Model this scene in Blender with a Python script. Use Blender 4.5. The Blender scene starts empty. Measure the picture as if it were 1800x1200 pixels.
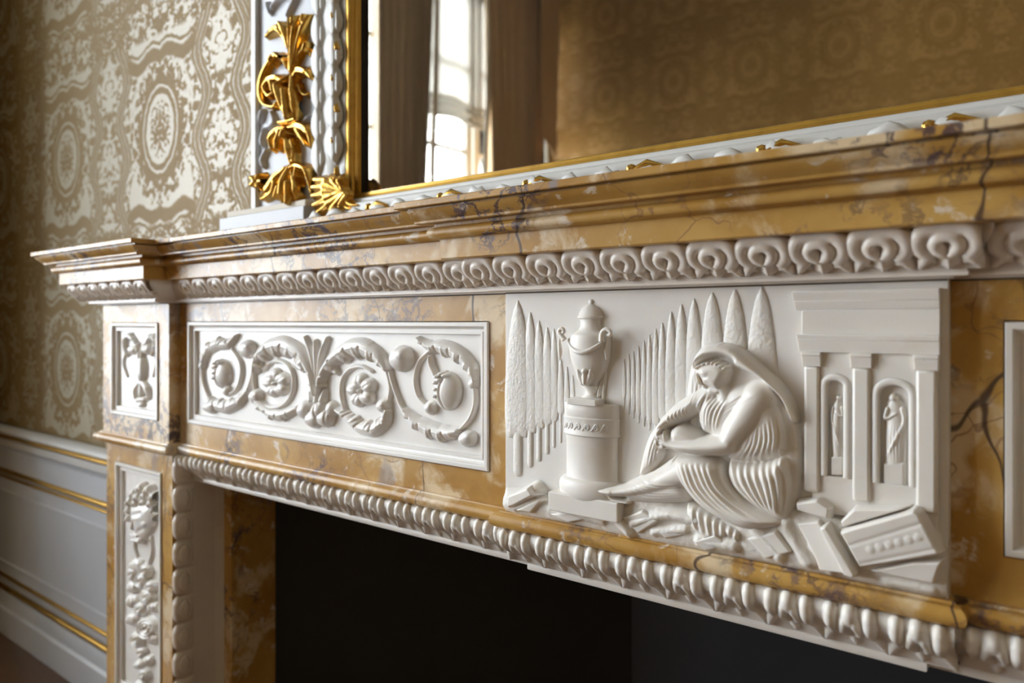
import bpy, bmesh, math, random
import numpy as np
from mathutils import Vector, Matrix

# ------------------------------------------------------------------ camera, light, exposure
sc = bpy.context.scene
F = 1310.0; XV = -755.0; HZ = 566.0           # focal length, vanishing point and horizon in a 1800x1200 frame
W = .45; BF = .013; Z0 = .915                 # tablet width, tablet break, eye height above the floor
TH = math.atan(F/(900-XV))
def tcol(x): return np.tan(np.arctan((np.asarray(x, float)-900)/F)-TH)
D0 = float(W/(tcol(1667.5)-tcol(888.5))); CX = float(-D0*tcol(888.5)); CY = -BF-D0
cd = bpy.data.cameras.new('camera'); cam = bpy.data.objects.new('camera', cd); sc.collection.objects.link(cam)
cam.location = (CX, CY, Z0); cam.rotation_euler = (math.pi/2, 0, TH)
cd.sensor_width = 36; cd.lens = F/1800*36; cd.shift_y = -(600-HZ)/1800; cd.clip_start = .02
cd.dof.use_dof = True; cd.dof.focus_distance = .82; cd.dof.aperture_fstop = 4.0
sc.camera = cam
sc.view_settings.view_transform = 'Standard'; sc.view_settings.look = 'None'
sc.view_settings.exposure = -0.08; sc.view_settings.gamma = 1
sc.view_settings.use_curve_mapping = False
world = bpy.data.worlds.new('World'); sc.world = world; world.use_nodes = True
wb = world.node_tree.nodes['Background']; wb.inputs[0].default_value = (.86, .93, 1.0, 1); wb.inputs[1].default_value = 26
XL = -2.6; WF = (1.5, 2.6); YB = -3.5; XR = 3.2; ZC = 3.4; YW = .13     # room: left wall, far wall, right wall, ceiling, fireplace wall
def area(name, loc, rot, sx, sy, power, col):
    l = bpy.data.lights.new(name, 'AREA'); l.shape = 'RECTANGLE'; l.size = sx; l.size_y = sy; l.energy = power; l.color = col
    o = bpy.data.objects.new(name, l); sc.collection.objects.link(o); o.location = loc; o.rotation_euler = rot; return o
WINS = [(-2.03, -3.45), (-.72, -1.94)]               # the two windows of the left wall: near and far jamb along Y
for a_, b_ in WINS:
    po = area('daylight_portal', (XL-.125, (a_+b_)/2, 1.75), (0, -math.pi/2, 0), 2.6, a_-b_, 1, (1, 1, 1)); po.data.cycles.is_portal = True

po = area('daylight_portal', ((WF[0]+WF[1])/2, YB-.31, 1.75), (math.pi/2, 0, 0), WF[1]-WF[0], 2.6, 1, (1, 1, 1)); po.data.cycles.is_portal = True  # portal of the added fill window

def un(x, y, Y):
    x = np.asarray(x, float); y = np.asarray(y, float)
    D = Y-CY; a = np.arctan((x-900)/F)
    return CX+D*np.tan(a-TH), Z0+(HZ-y)*D/np.cos(a-TH)*np.cos(a)/F

# ------------------------------------------------------------------ mesh helpers
def new_obj(name, me, mat, parent=None, base=None):
    o = bpy.data.objects.new(name, me); sc.collection.objects.link(o)
    if mat and me and not me.materials: me.materials.append(mat)
    if parent is not None:
        o.parent = parent
        b = parent.get('_b')
        o.matrix_parent_inverse = Matrix.Translation(-Vector(b)) if b else Matrix.Identity(4)
    return o
def mk(name, v, f, mat, parent=None, smooth=None):
    me = bpy.data.meshes.new(name); me.from_pydata([tuple(map(float, p)) for p in v], [], f); me.validate(); me.update()
    if smooth is not None:
        me.polygons.foreach_set('use_smooth', [True]*len(me.polygons))
        if smooth < 179: me.set_sharp_from_angle(angle=math.radians(smooth))
    return new_obj(name, me, mat, parent)
def tag(o, label=None, cat=None, group=None, kind=None):
    for k, val in (('label', label), ('category', cat), ('group', group), ('kind', kind)):
        if val: o[k] = val
    return o
def empty(name, loc):
    o = bpy.data.objects.new(name, None); sc.collection.objects.link(o); o.location = loc; o['_b'] = tuple(loc); o.empty_display_size = .05
    return o
class MB:
    def __init__(s): s.v = []; s.f = []
    def box(s, x0, x1, y0, y1, z0, z1):
        n = len(s.v)
        s.v += [(x0,y0,z0),(x1,y0,z0),(x1,y1,z0),(x0,y1,z0),(x0,y0,z1),(x1,y0,z1),(x1,y1,z1),(x0,y1,z1)]
        s.f += [tuple(n+i for i in q) for q in ((0,3,2,1),(4,5,6,7),(0,1,5,4),(1,2,6,5),(2,3,7,6),(3,0,4,7))]
        return s
    def grid(s, rows, closed=False):      # rows of equal length point lists
        n = len(s.v); R = len(rows); C = len(rows[0])
        for r in rows: s.v += [tuple(p) for p in r]
        for i in range(R-1):
            for j in range(C if closed else C-1):
                k = (j+1) % C
                s.f.append((n+i*C+j, n+i*C+k, n+(i+1)*C+k, n+(i+1)*C+j))
        return s
    def cap(s, pts):
        n = len(s.v); s.v += [tuple(p) for p in pts]; s.f.append(tuple(range(n, n+len(pts)))); return s
    def lathe(s, c, prof, n=32, sy=1.0):    # prof: (r, z)
        rows = [[(c[0]+r*math.cos(2*math.pi*j/n), c[1]+sy*r*math.sin(2*math.pi*j/n), c[2]+z) for j in range(n)] for r, z in prof]
        return s.grid(rows, True)
    def tube(s, pts, rad, n=10, sq=1.0):
        pts = [Vector(p) for p in pts]; rows = []
        for i, p in enumerate(pts):
            t = (pts[min(i+1, len(pts)-1)]-pts[max(i-1, 0)]).normalized()
            a = t.cross(Vector((0, 1, 0))); a = a.normalized() if a.length > 1e-4 else Vector((1, 0, 0))
            b = t.cross(a).normalized(); r = rad[i] if isinstance(rad, (list, tuple)) else rad
            rows.append([p+a*r*math.cos(2*math.pi*j/n)+b*r*sq*math.sin(2*math.pi*j/n) for j in range(n)])
        s.grid(rows, True); s.cap(rows[0]); s.cap(rows[-1][::-1]); return s
    def build(s, name, mat, parent=None, smooth=None, bevel=0):
        o = mk(name, s.v, s.f, mat, parent, smooth)
        bm = bmesh.new(); bm.from_mesh(o.data)
        bmesh.ops.recalc_face_normals(bm, faces=bm.faces); bm.to_mesh(o.data); bm.free()
        if bevel:
            m = o.modifiers.new('bevel', 'BEVEL'); m.width = bevel; m.segments = 2; m.limit_method = 'ANGLE'; m.angle_limit = math.radians(50)
        return o
def sweep(path, prof, kx=1.0):
    """offset a plan polyline (right-angled) outward by p for each (p, z) of the profile"""
    n = len(path); rows = []
    for i, (x, y) in enumerate(path):
        ns = []
        for a, b in ((i-1, i), (i, i+1)):
            if a < 0 or b >= n: continue
            dx, dy = path[b][0]-path[a][0], path[b][1]-path[a][1]; L = math.hypot(dx, dy)
            ns.append((dy/L, -dx/L))
        if len(ns) == 2 and ns[0] != ns[1]: nx, ny = ns[0][0]+ns[1][0], ns[0][1]+ns[1][1]
        else: nx, ny = ns[0]
        rows.append([(x+nx*p*kx, y+ny*p, Z0+z) for p, z in prof])
    return rows
def rect_sweep(x0, x1, z0, z1, prof):
    """moulding round a rectangle: prof is (inset, Y)"""
    rows = []
    for q, Y in prof: rows.append([(x0+q, Y, z0+q), (x1-q, Y, z0+q), (x1-q, Y, z1-q), (x0+q, Y, z1-q)])
    return MB().grid(rows, True)
def spl(pts, k=6):
    P = np.array(pts, float)
    if len(P) < 3: return P
    Q = np.vstack([2*P[0]-P[1], P, 2*P[-1]-P[-2]]); out = []
    for i in range(1, len(Q)-2):
        for t in np.linspace(0, 1, k, endpoint=False):
            a, b, c, d = Q[i-1], Q[i], Q[i+1], Q[i+2]
            out.append(.5*((2*b)+(c-a)*t+(2*a-5*b+4*c-d)*t*t+(3*b-a-3*c+d)*t**3))
    out.append(P[-1]); return np.array(out)

# ------------------------------------------------------------------ carved relief: a height grid over the X-Z plane
class HF:
    def __init__(s, Y, region, scale, ds, bbox, flip=1):
        s.hs = 1.0; s.Y = Y; s.rg = region; s.sc = scale; s.ds = ds
        x0, z0, x1, z1 = bbox
        s.x = np.arange(x0, x1+ds, ds); s.z = np.arange(z0, z1+ds, ds)
        s.X, s.Z = np.meshgrid(s.x, s.z); s.H = np.zeros_like(s.X)
    def P(s, pts, h=0):
        p = np.array(pts, float); X, Z = un(s.rg[0]+p[:, 0]/s.sc, s.rg[1]+p[:, 1]/s.sc, s.Y-h*s.hs); return np.stack([X, Z], 1)
    def k(s, pts):   # metres per traced unit (vertical) near the points
        p = np.array(pts, float).mean(0); c = s.rg[0]+p[0]/s.sc
        return float((un(c, 0, s.Y)[1]-un(c, 1, s.Y)[1])/s.sc)
    def win(s, lo, hi):
        i0 = max(0, int((lo[1]-s.z[0])/s.ds)-1); i1 = min(len(s.z), int((hi[1]-s.z[0])/s.ds)+3)
        j0 = max(0, int((lo[0]-s.x[0])/s.ds)-1); j1 = min(len(s.x), int((hi[0]-s.x[0])/s.ds)+3)
        return slice(i0, max(i0, i1)), slice(j0, max(j0, j1))
    def segs(s, Q, vals, R):
        """nearest distance to polyline Q and interpolated vals there, in window"""
        w = s.win(Q.min(0)-R, Q.max(0)+R); X, Z = s.X[w], s.Z[w]
        best = np.full(X.shape, 1e9); out = [np.zeros(X.shape) for _ in vals]
        for i in range(len(Q)-1):
            a, b = Q[i], Q[i+1]; d = b-a; L2 = d@d+1e-14
            t = np.clip(((X-a[0])*d[0]+(Z-a[1])*d[1])/L2, 0, 1)
            dist = np.hypot(X-a[0]-t*d[0], Z-a[1]-t*d[1])
            rr = vals[0][i]+(vals[0][i+1]-vals[0][i])*t
            m = dist/rr < best
            best = np.where(m, dist/rr, best)
            for o, v in zip(out, vals): o[m] = (v[i]+(v[i+1]-v[i])*t)[m]
        return w, best, out
    def _path(s, pts, href, smooth):
        Q = s.P(pts, href); n = len(Q)
        if smooth and n > 2: Q = spl(Q, 5)
        u = np.linspace(0, n-1, len(Q)); return Q, u, n
    def tube(s, pts, r, h, base=0, smooth=True, pw=.5, add=False, href=None):
        """rounded stroke, radius r (traced units) and height h (m), scalars or per point"""
        r = np.atleast_1d(np.array(r, float)); h = np.atleast_1d(np.array(h, float))
        href = (base+.7*h.mean()) if href is None else href
        if len(pts) == 1: pts = [pts[0], (pts[0][0]+.01, pts[0][1])]
        Q, u, n = s._path(pts, href, smooth); kk = s.k(pts)
        rr = np.interp(u, np.linspace(0, n-1, len(r)), r)*kk; hh = np.interp(u, np.linspace(0, n-1, len(h)), h)
        w, q, (R, Hh) = s.segs(Q, [rr, hh], rr.max())
        val = np.where(q < 1, base+Hh*np.power(np.clip(1-q*q, 0, 1), pw), 0)
        s.H[w] = s.H[w]+np.where(s.H[w] > 0, val, 0) if add else np.maximum(s.H[w], val)
    def ridge(s, pts, wd, a, smooth=True, href=None, taper=True):
        """soft fold added on (a>0) or cut into (a<0) what is already there"""
        Q, u, n = s._path(pts, .012 if href is None else href, smooth); kk = s.k(pts)*wd
        e = np.sin(np.linspace(0.12, math.pi-.12, len(Q)))**.6 if taper else np.ones(len(Q))
        w, q, (R, A) = s.segs(Q, [np.full(len(Q), kk), a*e], kk*2.5)
        s.H[w] = np.where(s.H[w] > 1e-5, np.maximum(s.H[w]+A*np.exp(-q*q*1.6), .0004), s.H[w])
    def poly(s, pts, h, b, base=0, href=None, smooth=True, tilt=None, pw=.5, rep=False):
        """pillowed area: rises over a margin b (traced units) to height h"""
        href = base+.6*h if href is None else href
        P = s.P(pts, href); kk = s.k(pts)*b
        if smooth: P = spl(np.vstack([P, P[:1]]), 4)[:-1]
        w = s.win(P.min(0), P.max(0)); X, Z = s.X[w], s.Z[w]
        ins = np.zeros(X.shape, bool); d = np.full(X.shape, 1e9); n = len(P)
        for i in range(n):
            a, c = P[i], P[(i+1) % n]; e = c-a; L2 = e@e+1e-14
            t = np.clip(((X-a[0])*e[0]+(Z-a[1])*e[1])/L2, 0, 1)
            d = np.minimum(d, np.hypot(X-a[0]-t*e[0], Z-a[1]-t*e[1]))
            if abs(e[1]) > 1e-12:
                cr = ((a[1] > Z) != (c[1] > Z)) & (X < a[0]+(Z-a[1])*e[0]/e[1]); ins ^= cr
        q = 1-np.clip(d/kk, 0, 1); val = base+h*np.power(np.clip(1-q*q, 0, 1), pw)
        if tilt: # (tx, tz): extra height across the polygon
            c = P.mean(0); val = val+(tilt[0]*(X-c[0])+tilt[1]*(Z-c[1]))*np.clip(d/kk, 0, 1)
        val = np.where(ins, np.maximum(val, 1e-4), 0)
        s.H[w] = np.where(ins, val, s.H[w]) if rep else np.maximum(s.H[w], val)
    def acanthus(s, pts, r, h, n=5, side=1, base=0):
        """curled leaf: a swelling band, drilled and scalloped along one side"""
        q = spl(np.array(pts, float), 8); L = len(q); r = np.atleast_1d(np.array(r, float)); u = np.linspace(0, 1, L)
        rr = np.interp(u, np.linspace(0, 1, len(r)), r); Q = [tuple(p) for p in q]
        s.tube(Q[::2]+[Q[-1]], list((rr*(.80+.08*np.abs(np.cos(math.pi*n*u))))[::2])+[rr[-1]*.7], h, base, pw=.7, smooth=False)
        for i in range(n):
            j = int((i+.5)/n*(L-1)); t = q[min(j+1, L-1)]-q[max(j-1, 0)]; t = t/(np.hypot(*t)+1e-9); nn = np.array([t[1], -t[0]])*side; R = rr[j]
            s.tube([tuple(q[j]+nn*R*.05), tuple(q[j]+nn*R*.38+t*R*.05), tuple(q[j]+nn*R*.62+t*R*.12)], [R*.50, R*.50, R*.42], [h*1.08, h*1.02, h*.85], base, pw=.6)
        for i in range(1, n):
            j = int(i/n*(L-1)); t = q[min(j+1, L-1)]-q[max(j-1, 0)]; t = t/(np.hypot(*t)+1e-9); nn = np.array([t[1], -t[0]])*side; R = rr[j]
            s.ridge([tuple(q[j]+nn*R*1.0+t*R*.15), tuple(q[j]+nn*R*.5), tuple(q[j]-nn*R*.05-t*R*.12)], max(4., R*.13), -h*.40, taper=False, href=h*.6)
        s.ridge(Q[2:-2:3], max(3., float(np.mean(rr))*.16), h*.10, href=h*.7)
    def folds(s, A, B, n, wd, a, jit=3):
        A, B = np.array(A, float), np.array(B, float); r_ = np.random.default_rng(n*7+int(A[0, 0]))
        for i in range(n):
            w_ = (i+.5)/n; s.ridge([tuple(p) for p in A+(B-A)*w_+r_.normal(0, jit, A.shape)], wd*r_.uniform(.85, 1.2), a*r_.uniform(.8, 1.25))
            if i < n-1:
                w_ = (i+1.)/n; s.ridge([tuple(p) for p in A+(B-A)*w_], wd*.6, -a*.75)
    def ring(s, c, rx, ry, r, h, a0=0, a1=360, base=0):
        t = np.radians(np.linspace(a0, a1, 25)); s.tube([(c[0]+rx*math.cos(v), c[1]-ry*math.sin(v)) for v in t], r, h, base)
    def blob(s, c, rx, ry, h, base=0, pw=.5):
        t = np.linspace(0, 2*math.pi, 15)[:-1]; cc = s.rg[0]+c[0]/s.sc; kx = float(un(cc+.5, 0, s.Y)[0]-un(cc-.5, 0, s.Y)[0])/s.sc/s.k([c])
        s.poly([(c[0]+rx*math.cos(v), c[1]+ry*math.sin(v)) for v in t], h, min(rx*kx, ry), base, pw=pw)
    def build(s, name, mat, parent, blur=1, flip=None, sink=.0006):
        H = s.H*s.hs
        for _ in range(blur):
            K = np.pad(H, 1, mode='edge')
            B = (K[1:-1, 1:-1]*4+(K[:-2, 1:-1]+K[2:, 1:-1]+K[1:-1, :-2]+K[1:-1, 2:])*2+K[:-2, :-2]+K[:-2, 2:]+K[2:, :-2]+K[2:, 2:])/16
            H = B
        on = H > 4e-4
        cell = on[:-1, :-1] | on[1:, :-1] | on[:-1, 1:] | on[1:, 1:]
        use = np.zeros(H.shape, bool)
        use[:-1, :-1] |= cell; use[1:, :-1] |= cell; use[:-1, 1:] |= cell; use[1:, 1:] |= cell
        idx = np.full(H.shape, -1); idx[use] = np.arange(use.sum())
        Yv = np.where(on, s.Y-H, s.Y+sink)
        X = s.X if flip is None else 2*flip-s.X
        V = np.stack([X[use], Yv[use], s.Z[use]], 1)
        i, j = np.nonzero(cell)
        q = np.stack([idx[i, j], idx[i, j+1], idx[i+1, j+1], idx[i+1, j]], 1)
        if flip is not None: q = q[:, ::-1]
        me = bpy.data.meshes.new(name); me.vertices.add(len(V)); me.vertices.foreach_set('co', V.ravel())
        me.loops.add(q.size); me.loops.foreach_set('vertex_index', q.ravel().astype(np.int32))
        me.polygons.add(len(q)); me.polygons.foreach_set('loop_start', np.arange(0, q.size, 4, dtype=np.int32))
        me.polygons.foreach_set('use_smooth', np.ones(len(q), bool)); me.update(calc_edges=True); me.validate()
        return new_obj(name, me, mat, parent)
# ------------------------------------------------------------------ materials
class E:
    """tiny expression wrapper over Math nodes"""
    nt = None
    def __init__(s, v): s.s = v
    @staticmethod
    def op(o, *a):
        n = E.nt.nodes.new('ShaderNodeMath'); n.operation = o
        for i, v in enumerate(a):
            if isinstance(v, E): E.nt.links.new(v.s, n.inputs[i])
            else: n.inputs[i].default_value = v
        return E(n.outputs[0])
    def __add__(s, b): return E.op('ADD', s, b)
    def __radd__(s, b): return E.op('ADD', s, b)
    def __sub__(s, b): return E.op('SUBTRACT', s, b)
    def __rsub__(s, b): return E.op('SUBTRACT', b, s)
    def __mul__(s, b): return E.op('MULTIPLY', s, b)
    def __rmul__(s, b): return E.op('MULTIPLY', s, b)
    def __truediv__(s, b): return E.op('DIVIDE', s, b)
def ab(a): return E.op('ABSOLUTE', a)
def mx(a, b): return E.op('MAXIMUM', a, b)
def mn(a, b): return E.op('MINIMUM', a, b)
def sm(a, lo, hi):
    n = E.nt.nodes.new('ShaderNodeMapRange'); n.interpolation_type = 'SMOOTHSTEP'
    E.nt.links.new(a.s, n.inputs[0]); n.inputs[1].default_value = lo; n.inputs[2].default_value = hi
    return E(n.outputs[0])
def band(a, lo, hi, s=.01): return sm(a, lo-s, lo+s)*(1-sm(a, hi-s, hi+s))
def noise(vec, scale, detail=4, rough=.55, dist=0, out=0):
    n = E.nt.nodes.new('ShaderNodeTexNoise'); E.nt.links.new(vec, n.inputs['Vector'])
    n.inputs['Scale'].default_value = scale; n.inputs['Detail'].default_value = detail; n.inputs['Roughness'].default_value = rough; n.inputs['Distortion'].default_value = dist
    return E(n.outputs[out])
def voro(vec, scale, feat='F1'):
    n = E.nt.nodes.new('ShaderNodeTexVoronoi'); n.feature = feat; E.nt.links.new(vec, n.inputs['Vector']); n.inputs['Scale'].default_value = scale
    return E(n.outputs['Distance'])
def warp(vec, scale, amt, detail=3):
    n = E.nt.nodes.new('ShaderNodeTexNoise'); E.nt.links.new(vec, n.inputs['Vector']); n.inputs['Scale'].default_value = scale; n.inputs['Detail'].default_value = detail
    s = E.nt.nodes.new('ShaderNodeVectorMath'); s.operation = 'MULTIPLY_ADD'
    E.nt.links.new(n.outputs['Color'], s.inputs[0]); s.inputs[1].default_value = (amt,)*3; E.nt.links.new(vec, s.inputs[2]); return s.outputs[0]
def stretch(vec, sx, sy, sz, rot=(0, 0, 0)):
    n = E.nt.nodes.new('ShaderNodeMapping'); E.nt.links.new(vec, n.inputs[0]); n.inputs['Scale'].default_value = (sx, sy, sz); n.inputs['Rotation'].default_value = rot
    return n.outputs[0]
def mix(a, b, f):
    n = E.nt.nodes.new('ShaderNodeMix'); n.data_type = 'RGBA'
    for v, i in ((a, 6), (b, 7)):
        if isinstance(v, tuple): n.inputs[i].default_value = v+(1,)
        else: E.nt.links.new(v, n.inputs[i])
    if isinstance(f, E): E.nt.links.new(f.s, n.inputs[0])
    else: n.inputs[0].default_value = f
    return n.outputs[2]
def begin(name):
    m = bpy.data.materials.new(name); m.use_nodes = True; E.nt = m.node_tree
    b = m.node_tree.nodes['Principled BSDF']; g = m.node_tree.nodes.new('ShaderNodeNewGeometry')
    return m, b, g.outputs['Position']
def put(b, name, v):
    if isinstance(v, E): E.nt.links.new(v.s, b.inputs[name])
    elif hasattr(v, 'is_linked'): E.nt.links.new(v, b.inputs[name])
    else: b.inputs[name].default_value = v+(1,) if isinstance(v, tuple) and len(v) == 3 else v
def bump(b, h, strength=.3, dist=.001):
    n = E.nt.nodes.new('ShaderNodeBump'); n.inputs['Strength'].default_value = strength; n.inputs['Distance'].default_value = dist
    E.nt.links.new(h.s, n.inputs['Height']); E.nt.links.new(n.outputs[0], b.inputs['Normal'])
def plain(name, col, rough=.5, metal=0, var=.12, scale=20, bmp=0):
    m, b, p = begin(name)
    n = noise(p, scale)
    put(b, 'Base Color', mix(tuple(c*(1-var) for c in col), tuple(min(1, c*(1+var)) for c in col), n))
    put(b, 'Roughness', rough); put(b, 'Metallic', metal)
    if bmp: bump(b, noise(p, scale*6), bmp)
    return m
def siena(name, seed=0., cream=.0, dark=1.0):
    """yellow Siena marble: ochre clouds, cream patches, violet black veins"""
    m, b, p0 = begin(name)
    n = E.nt.nodes.new('ShaderNodeVectorMath'); n.operation = 'ADD'; E.nt.links.new(p0, n.inputs[0]); n.inputs[1].default_value = (seed, seed*.7, seed*1.3); p = n.outputs[0]
    w = warp(p, 9, .10); w2 = warp(p, 30, .03)
    col = mix((.37, .185, .032), (.57, .35, .10), sm(noise(w, 7, 5), .32, .68))
    col = mix(col, (.47, .25, .05), sm(noise(w2, 26, 4), .45, .7)*.6)
    cr = sm(noise(w, 11, 5, .6)+(cream-.16)+.34*noise(p, 2.6, 2), .50, .63)
    col = mix(col, (.72, .58, .38), cr*.85)
    col = mix(col, (.76, .69, .58), sm(noise(w2, 38, 4, .6)+cream*.3, .59, .69)*.75)
    # fine brown hairlines
    hair = 1-sm(voro(warp(p, 16, .10), 9, 'DISTANCE_TO_EDGE'), .002, .014)
    col = mix(col, (.26, .13, .06), hair*sm(noise(p, 8, 2), .42, .6)*.7)
    # dark violet veins and blotches in drifts
    drift = sm(noise(warp(p, 5, .15), 5.0, 3), .485, .60)
    v1 = noise(warp(p, 20, .06), 20, 5, .6); vn = 1-sm(ab(v1-.5), .006, .038)
    col = mix(col, (.055, .035, .055), vn*drift*.85*dark)
    blot = sm(noise(w2, 34, 5, .68), .535, .61)*drift
    col = mix(col, (.085, .065, .10), blot*.8*dark)
    grey = sm(noise(warp(stretch(p, 1, 1, .4), 6, .1), 14, 3), .60, .68)*sm(noise(p, 3.3, 2), .48, .56)
    col = mix(col, (.24, .23, .26), grey*.7*dark)
    crack = 1-sm(voro(warp(stretch(p, 1, 1, .55), 9, .12), 2.6, 'DISTANCE_TO_EDGE'), .0012, .005)
    col = mix(col, (.05, .03, .03), crack*.85)
    put(b, 'Base Color', col)
    put(b, 'Roughness', .27+.16*noise(p, 50, 3)); put(b, 'Specular IOR Level', .38)
    bump(b, noise(p, 160, 3), .05)
    return m
def white_marble(name, col=(.80, .765, .71), rough=.42, grain=.05, stain=.25):
    m, b, p = begin(name)
    c = mix(col, tuple(v*.93 for v in col), sm(noise(warp(p, 6, .2), 9, 5), .4, .7))
    c = mix(c, (col[0]*.86, col[1]*.76, col[2]*.60), sm(noise(warp(p, 12, .1), 21, 4), .58, .74)*stain)
    sp = sm(noise(p, 240, 2), .76, .80)
    c = mix(c, (.34, .26, .17), sp*.6)
    put(b, 'Base Color', c); put(b, 'Roughness', rough)
    put(b, 'Subsurface Weight', .45); b.inputs['Subsurface Radius'].default_value = (1.0, .85, .65); b.inputs['Subsurface Scale'].default_value = .0035
    bump(b, noise(p, 420 if grain < .3 else 300, 3), grain)
    return m
SIENA = siena('siena_marble', 0.37)
SIENA_PALE = siena('siena_marble_pale', 1.9, .06, 1.0)
SIENA_FRIEZE = siena('siena_marble_frieze', 4.2, .0, .8)
WHITE = white_marble('statuary_marble')
WHITE_FINE = white_marble('statuary_marble_panel', (.81, .785, .745), .36, .02, .08)
WHITE_ROUGH = white_marble('statuary_marble_tooled', (.79, .76, .705), .5, .55, .2)
BEIGE = white_marble('pinkish_marble', (.77, .705, .63), .36, .05, .5)
GREY_SLIP = white_marble('veined_marble_slip', (.80, .76, .69), .3, .02, .5)
GOLD = None
def gold(name, col, rough, worn):
    m, b, p = begin(name)
    n = noise(p, 60, 4)
    put(b, 'Base Color', mix(col, tuple(v*.55 for v in col), sm(n, .45, .75)*worn))
    put(b, 'Metallic', .9); put(b, 'Roughness', rough+.2*noise(p, 90, 2)); bump(b, noise(p, 130, 3), .12)
    return m
GOLD = gold('gold_leaf', (.62, .36, .075), .13, .9)
GILT = gold('gilt_band', (.58, .34, .07), .26, .35)
BLUEGREY = plain('blue_grey_paint', (.46, .48, .53), .42, 0, .05, 15, .03)
PALEPAINT = plain('pale_grey_paint', (.60, .60, .58), .40, 0, .05, 15, .03)
DADO = plain('dado_paint', (.60, .63, .68), .45, 0, .05, 8, .03)
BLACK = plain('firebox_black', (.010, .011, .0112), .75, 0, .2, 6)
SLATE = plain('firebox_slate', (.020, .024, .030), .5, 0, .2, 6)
MORTAR = plain('mortar', (.13, .10, .07), .8, 0, .5, 90)
CEIL = plain('ceiling_plaster', (.80, .78, .72), .9, 0, .03, 3)
CURTAIN = plain('silk_curtain', (.52, .395, .265), .55, 0, .12, 40)
CURTAIN_LIT = plain('curtain_lit', (.62, .43, .24), .55, 0, .12, 40)  # same cloth as the other drape, light painted in as a golden tone
LINING = plain('ivory_lining', (.72, .68, .60), .7, 0, .05, 30)
PAINTED = plain('window_paint', (.55, .55, .53), .4, 0, .04, 10)
ADDED_DOOR = plain('added_door_paint', (.42, .41, .38), .5, 0, .04, 10)
m, b, p = begin('parquet_wood')
g1 = noise(stretch(p, 3, 40, 1, (0, 0, .6)), 6, 4)
put(b, 'Base Color', mix((.075, .036, .018), (.17, .085, .042), g1)); put(b, 'Roughness', .28); PARQUET = m
m, b, p = begin('mirror_glass'); MB_ = b
put(b, 'Base Color', mix((.70, .665, .60), (.62, .57, .49), sm(noise(p, 3, 3), .4, .7))); put(b, 'Metallic', 1.0)
put(b, 'Roughness', .012+.03*sm(noise(stretch(p, 4, 1, 30, (0, .5, 0)), 25, 2), .62, .75)); MIRROR = m
nt = m.node_tree; df = nt.nodes.new('ShaderNodeBsdfDiffuse'); df.inputs[0].default_value = (.60, .56, .48, 1); ms = nt.nodes.new('ShaderNodeMixShader')   # dust film
ou = [n_ for n_ in nt.nodes if n_.type == 'OUTPUT_MATERIAL'][0]
nt.links.new(MB_.outputs[0], ms.inputs[1]); nt.links.new(df.outputs[0], ms.inputs[2]); ms.inputs[0].default_value = .018; nt.links.new(ms.outputs[0], ou.inputs[0])
m = bpy.data.materials.new('window_glass'); m.use_nodes = True; nt = m.node_tree; nt.nodes.clear()
o_ = nt.nodes.new('ShaderNodeOutputMaterial'); mxs = nt.nodes.new('ShaderNodeMixShader'); tr = nt.nodes.new('ShaderNodeBsdfTransparent'); gl = nt.nodes.new('ShaderNodeBsdfGlossy'); fr = nt.nodes.new('ShaderNodeFresnel')
gl.inputs['Roughness'].default_value = .02; fr.inputs[0].default_value = 1.3
nt.links.new(fr.outputs[0], mxs.inputs[0]); nt.links.new(tr.outputs[0], mxs.inputs[1]); nt.links.new(gl.outputs[0], mxs.inputs[2]); nt.links.new(mxs.outputs[0], o_.inputs[0]); GLASS = m
m = bpy.data.materials.new('blind_linen'); m.use_nodes = True; nt = m.node_tree; nt.nodes.clear()
o_ = nt.nodes.new('ShaderNodeOutputMaterial'); a_ = nt.nodes.new('ShaderNodeAddShader'); t_ = nt.nodes.new('ShaderNodeBsdfTranslucent'); d_ = nt.nodes.new('ShaderNodeBsdfDiffuse')
t_.inputs[0].default_value = (.17, .167, .16, 1); d_.inputs[0].default_value = (.35, .34, .32, 1)
nt.links.new(t_.outputs[0], a_.inputs[0]); nt.links.new(d_.outputs[0], a_.inputs[1]); nt.links.new(a_.outputs[0], o_.inputs[0]); LINEN = m

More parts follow.
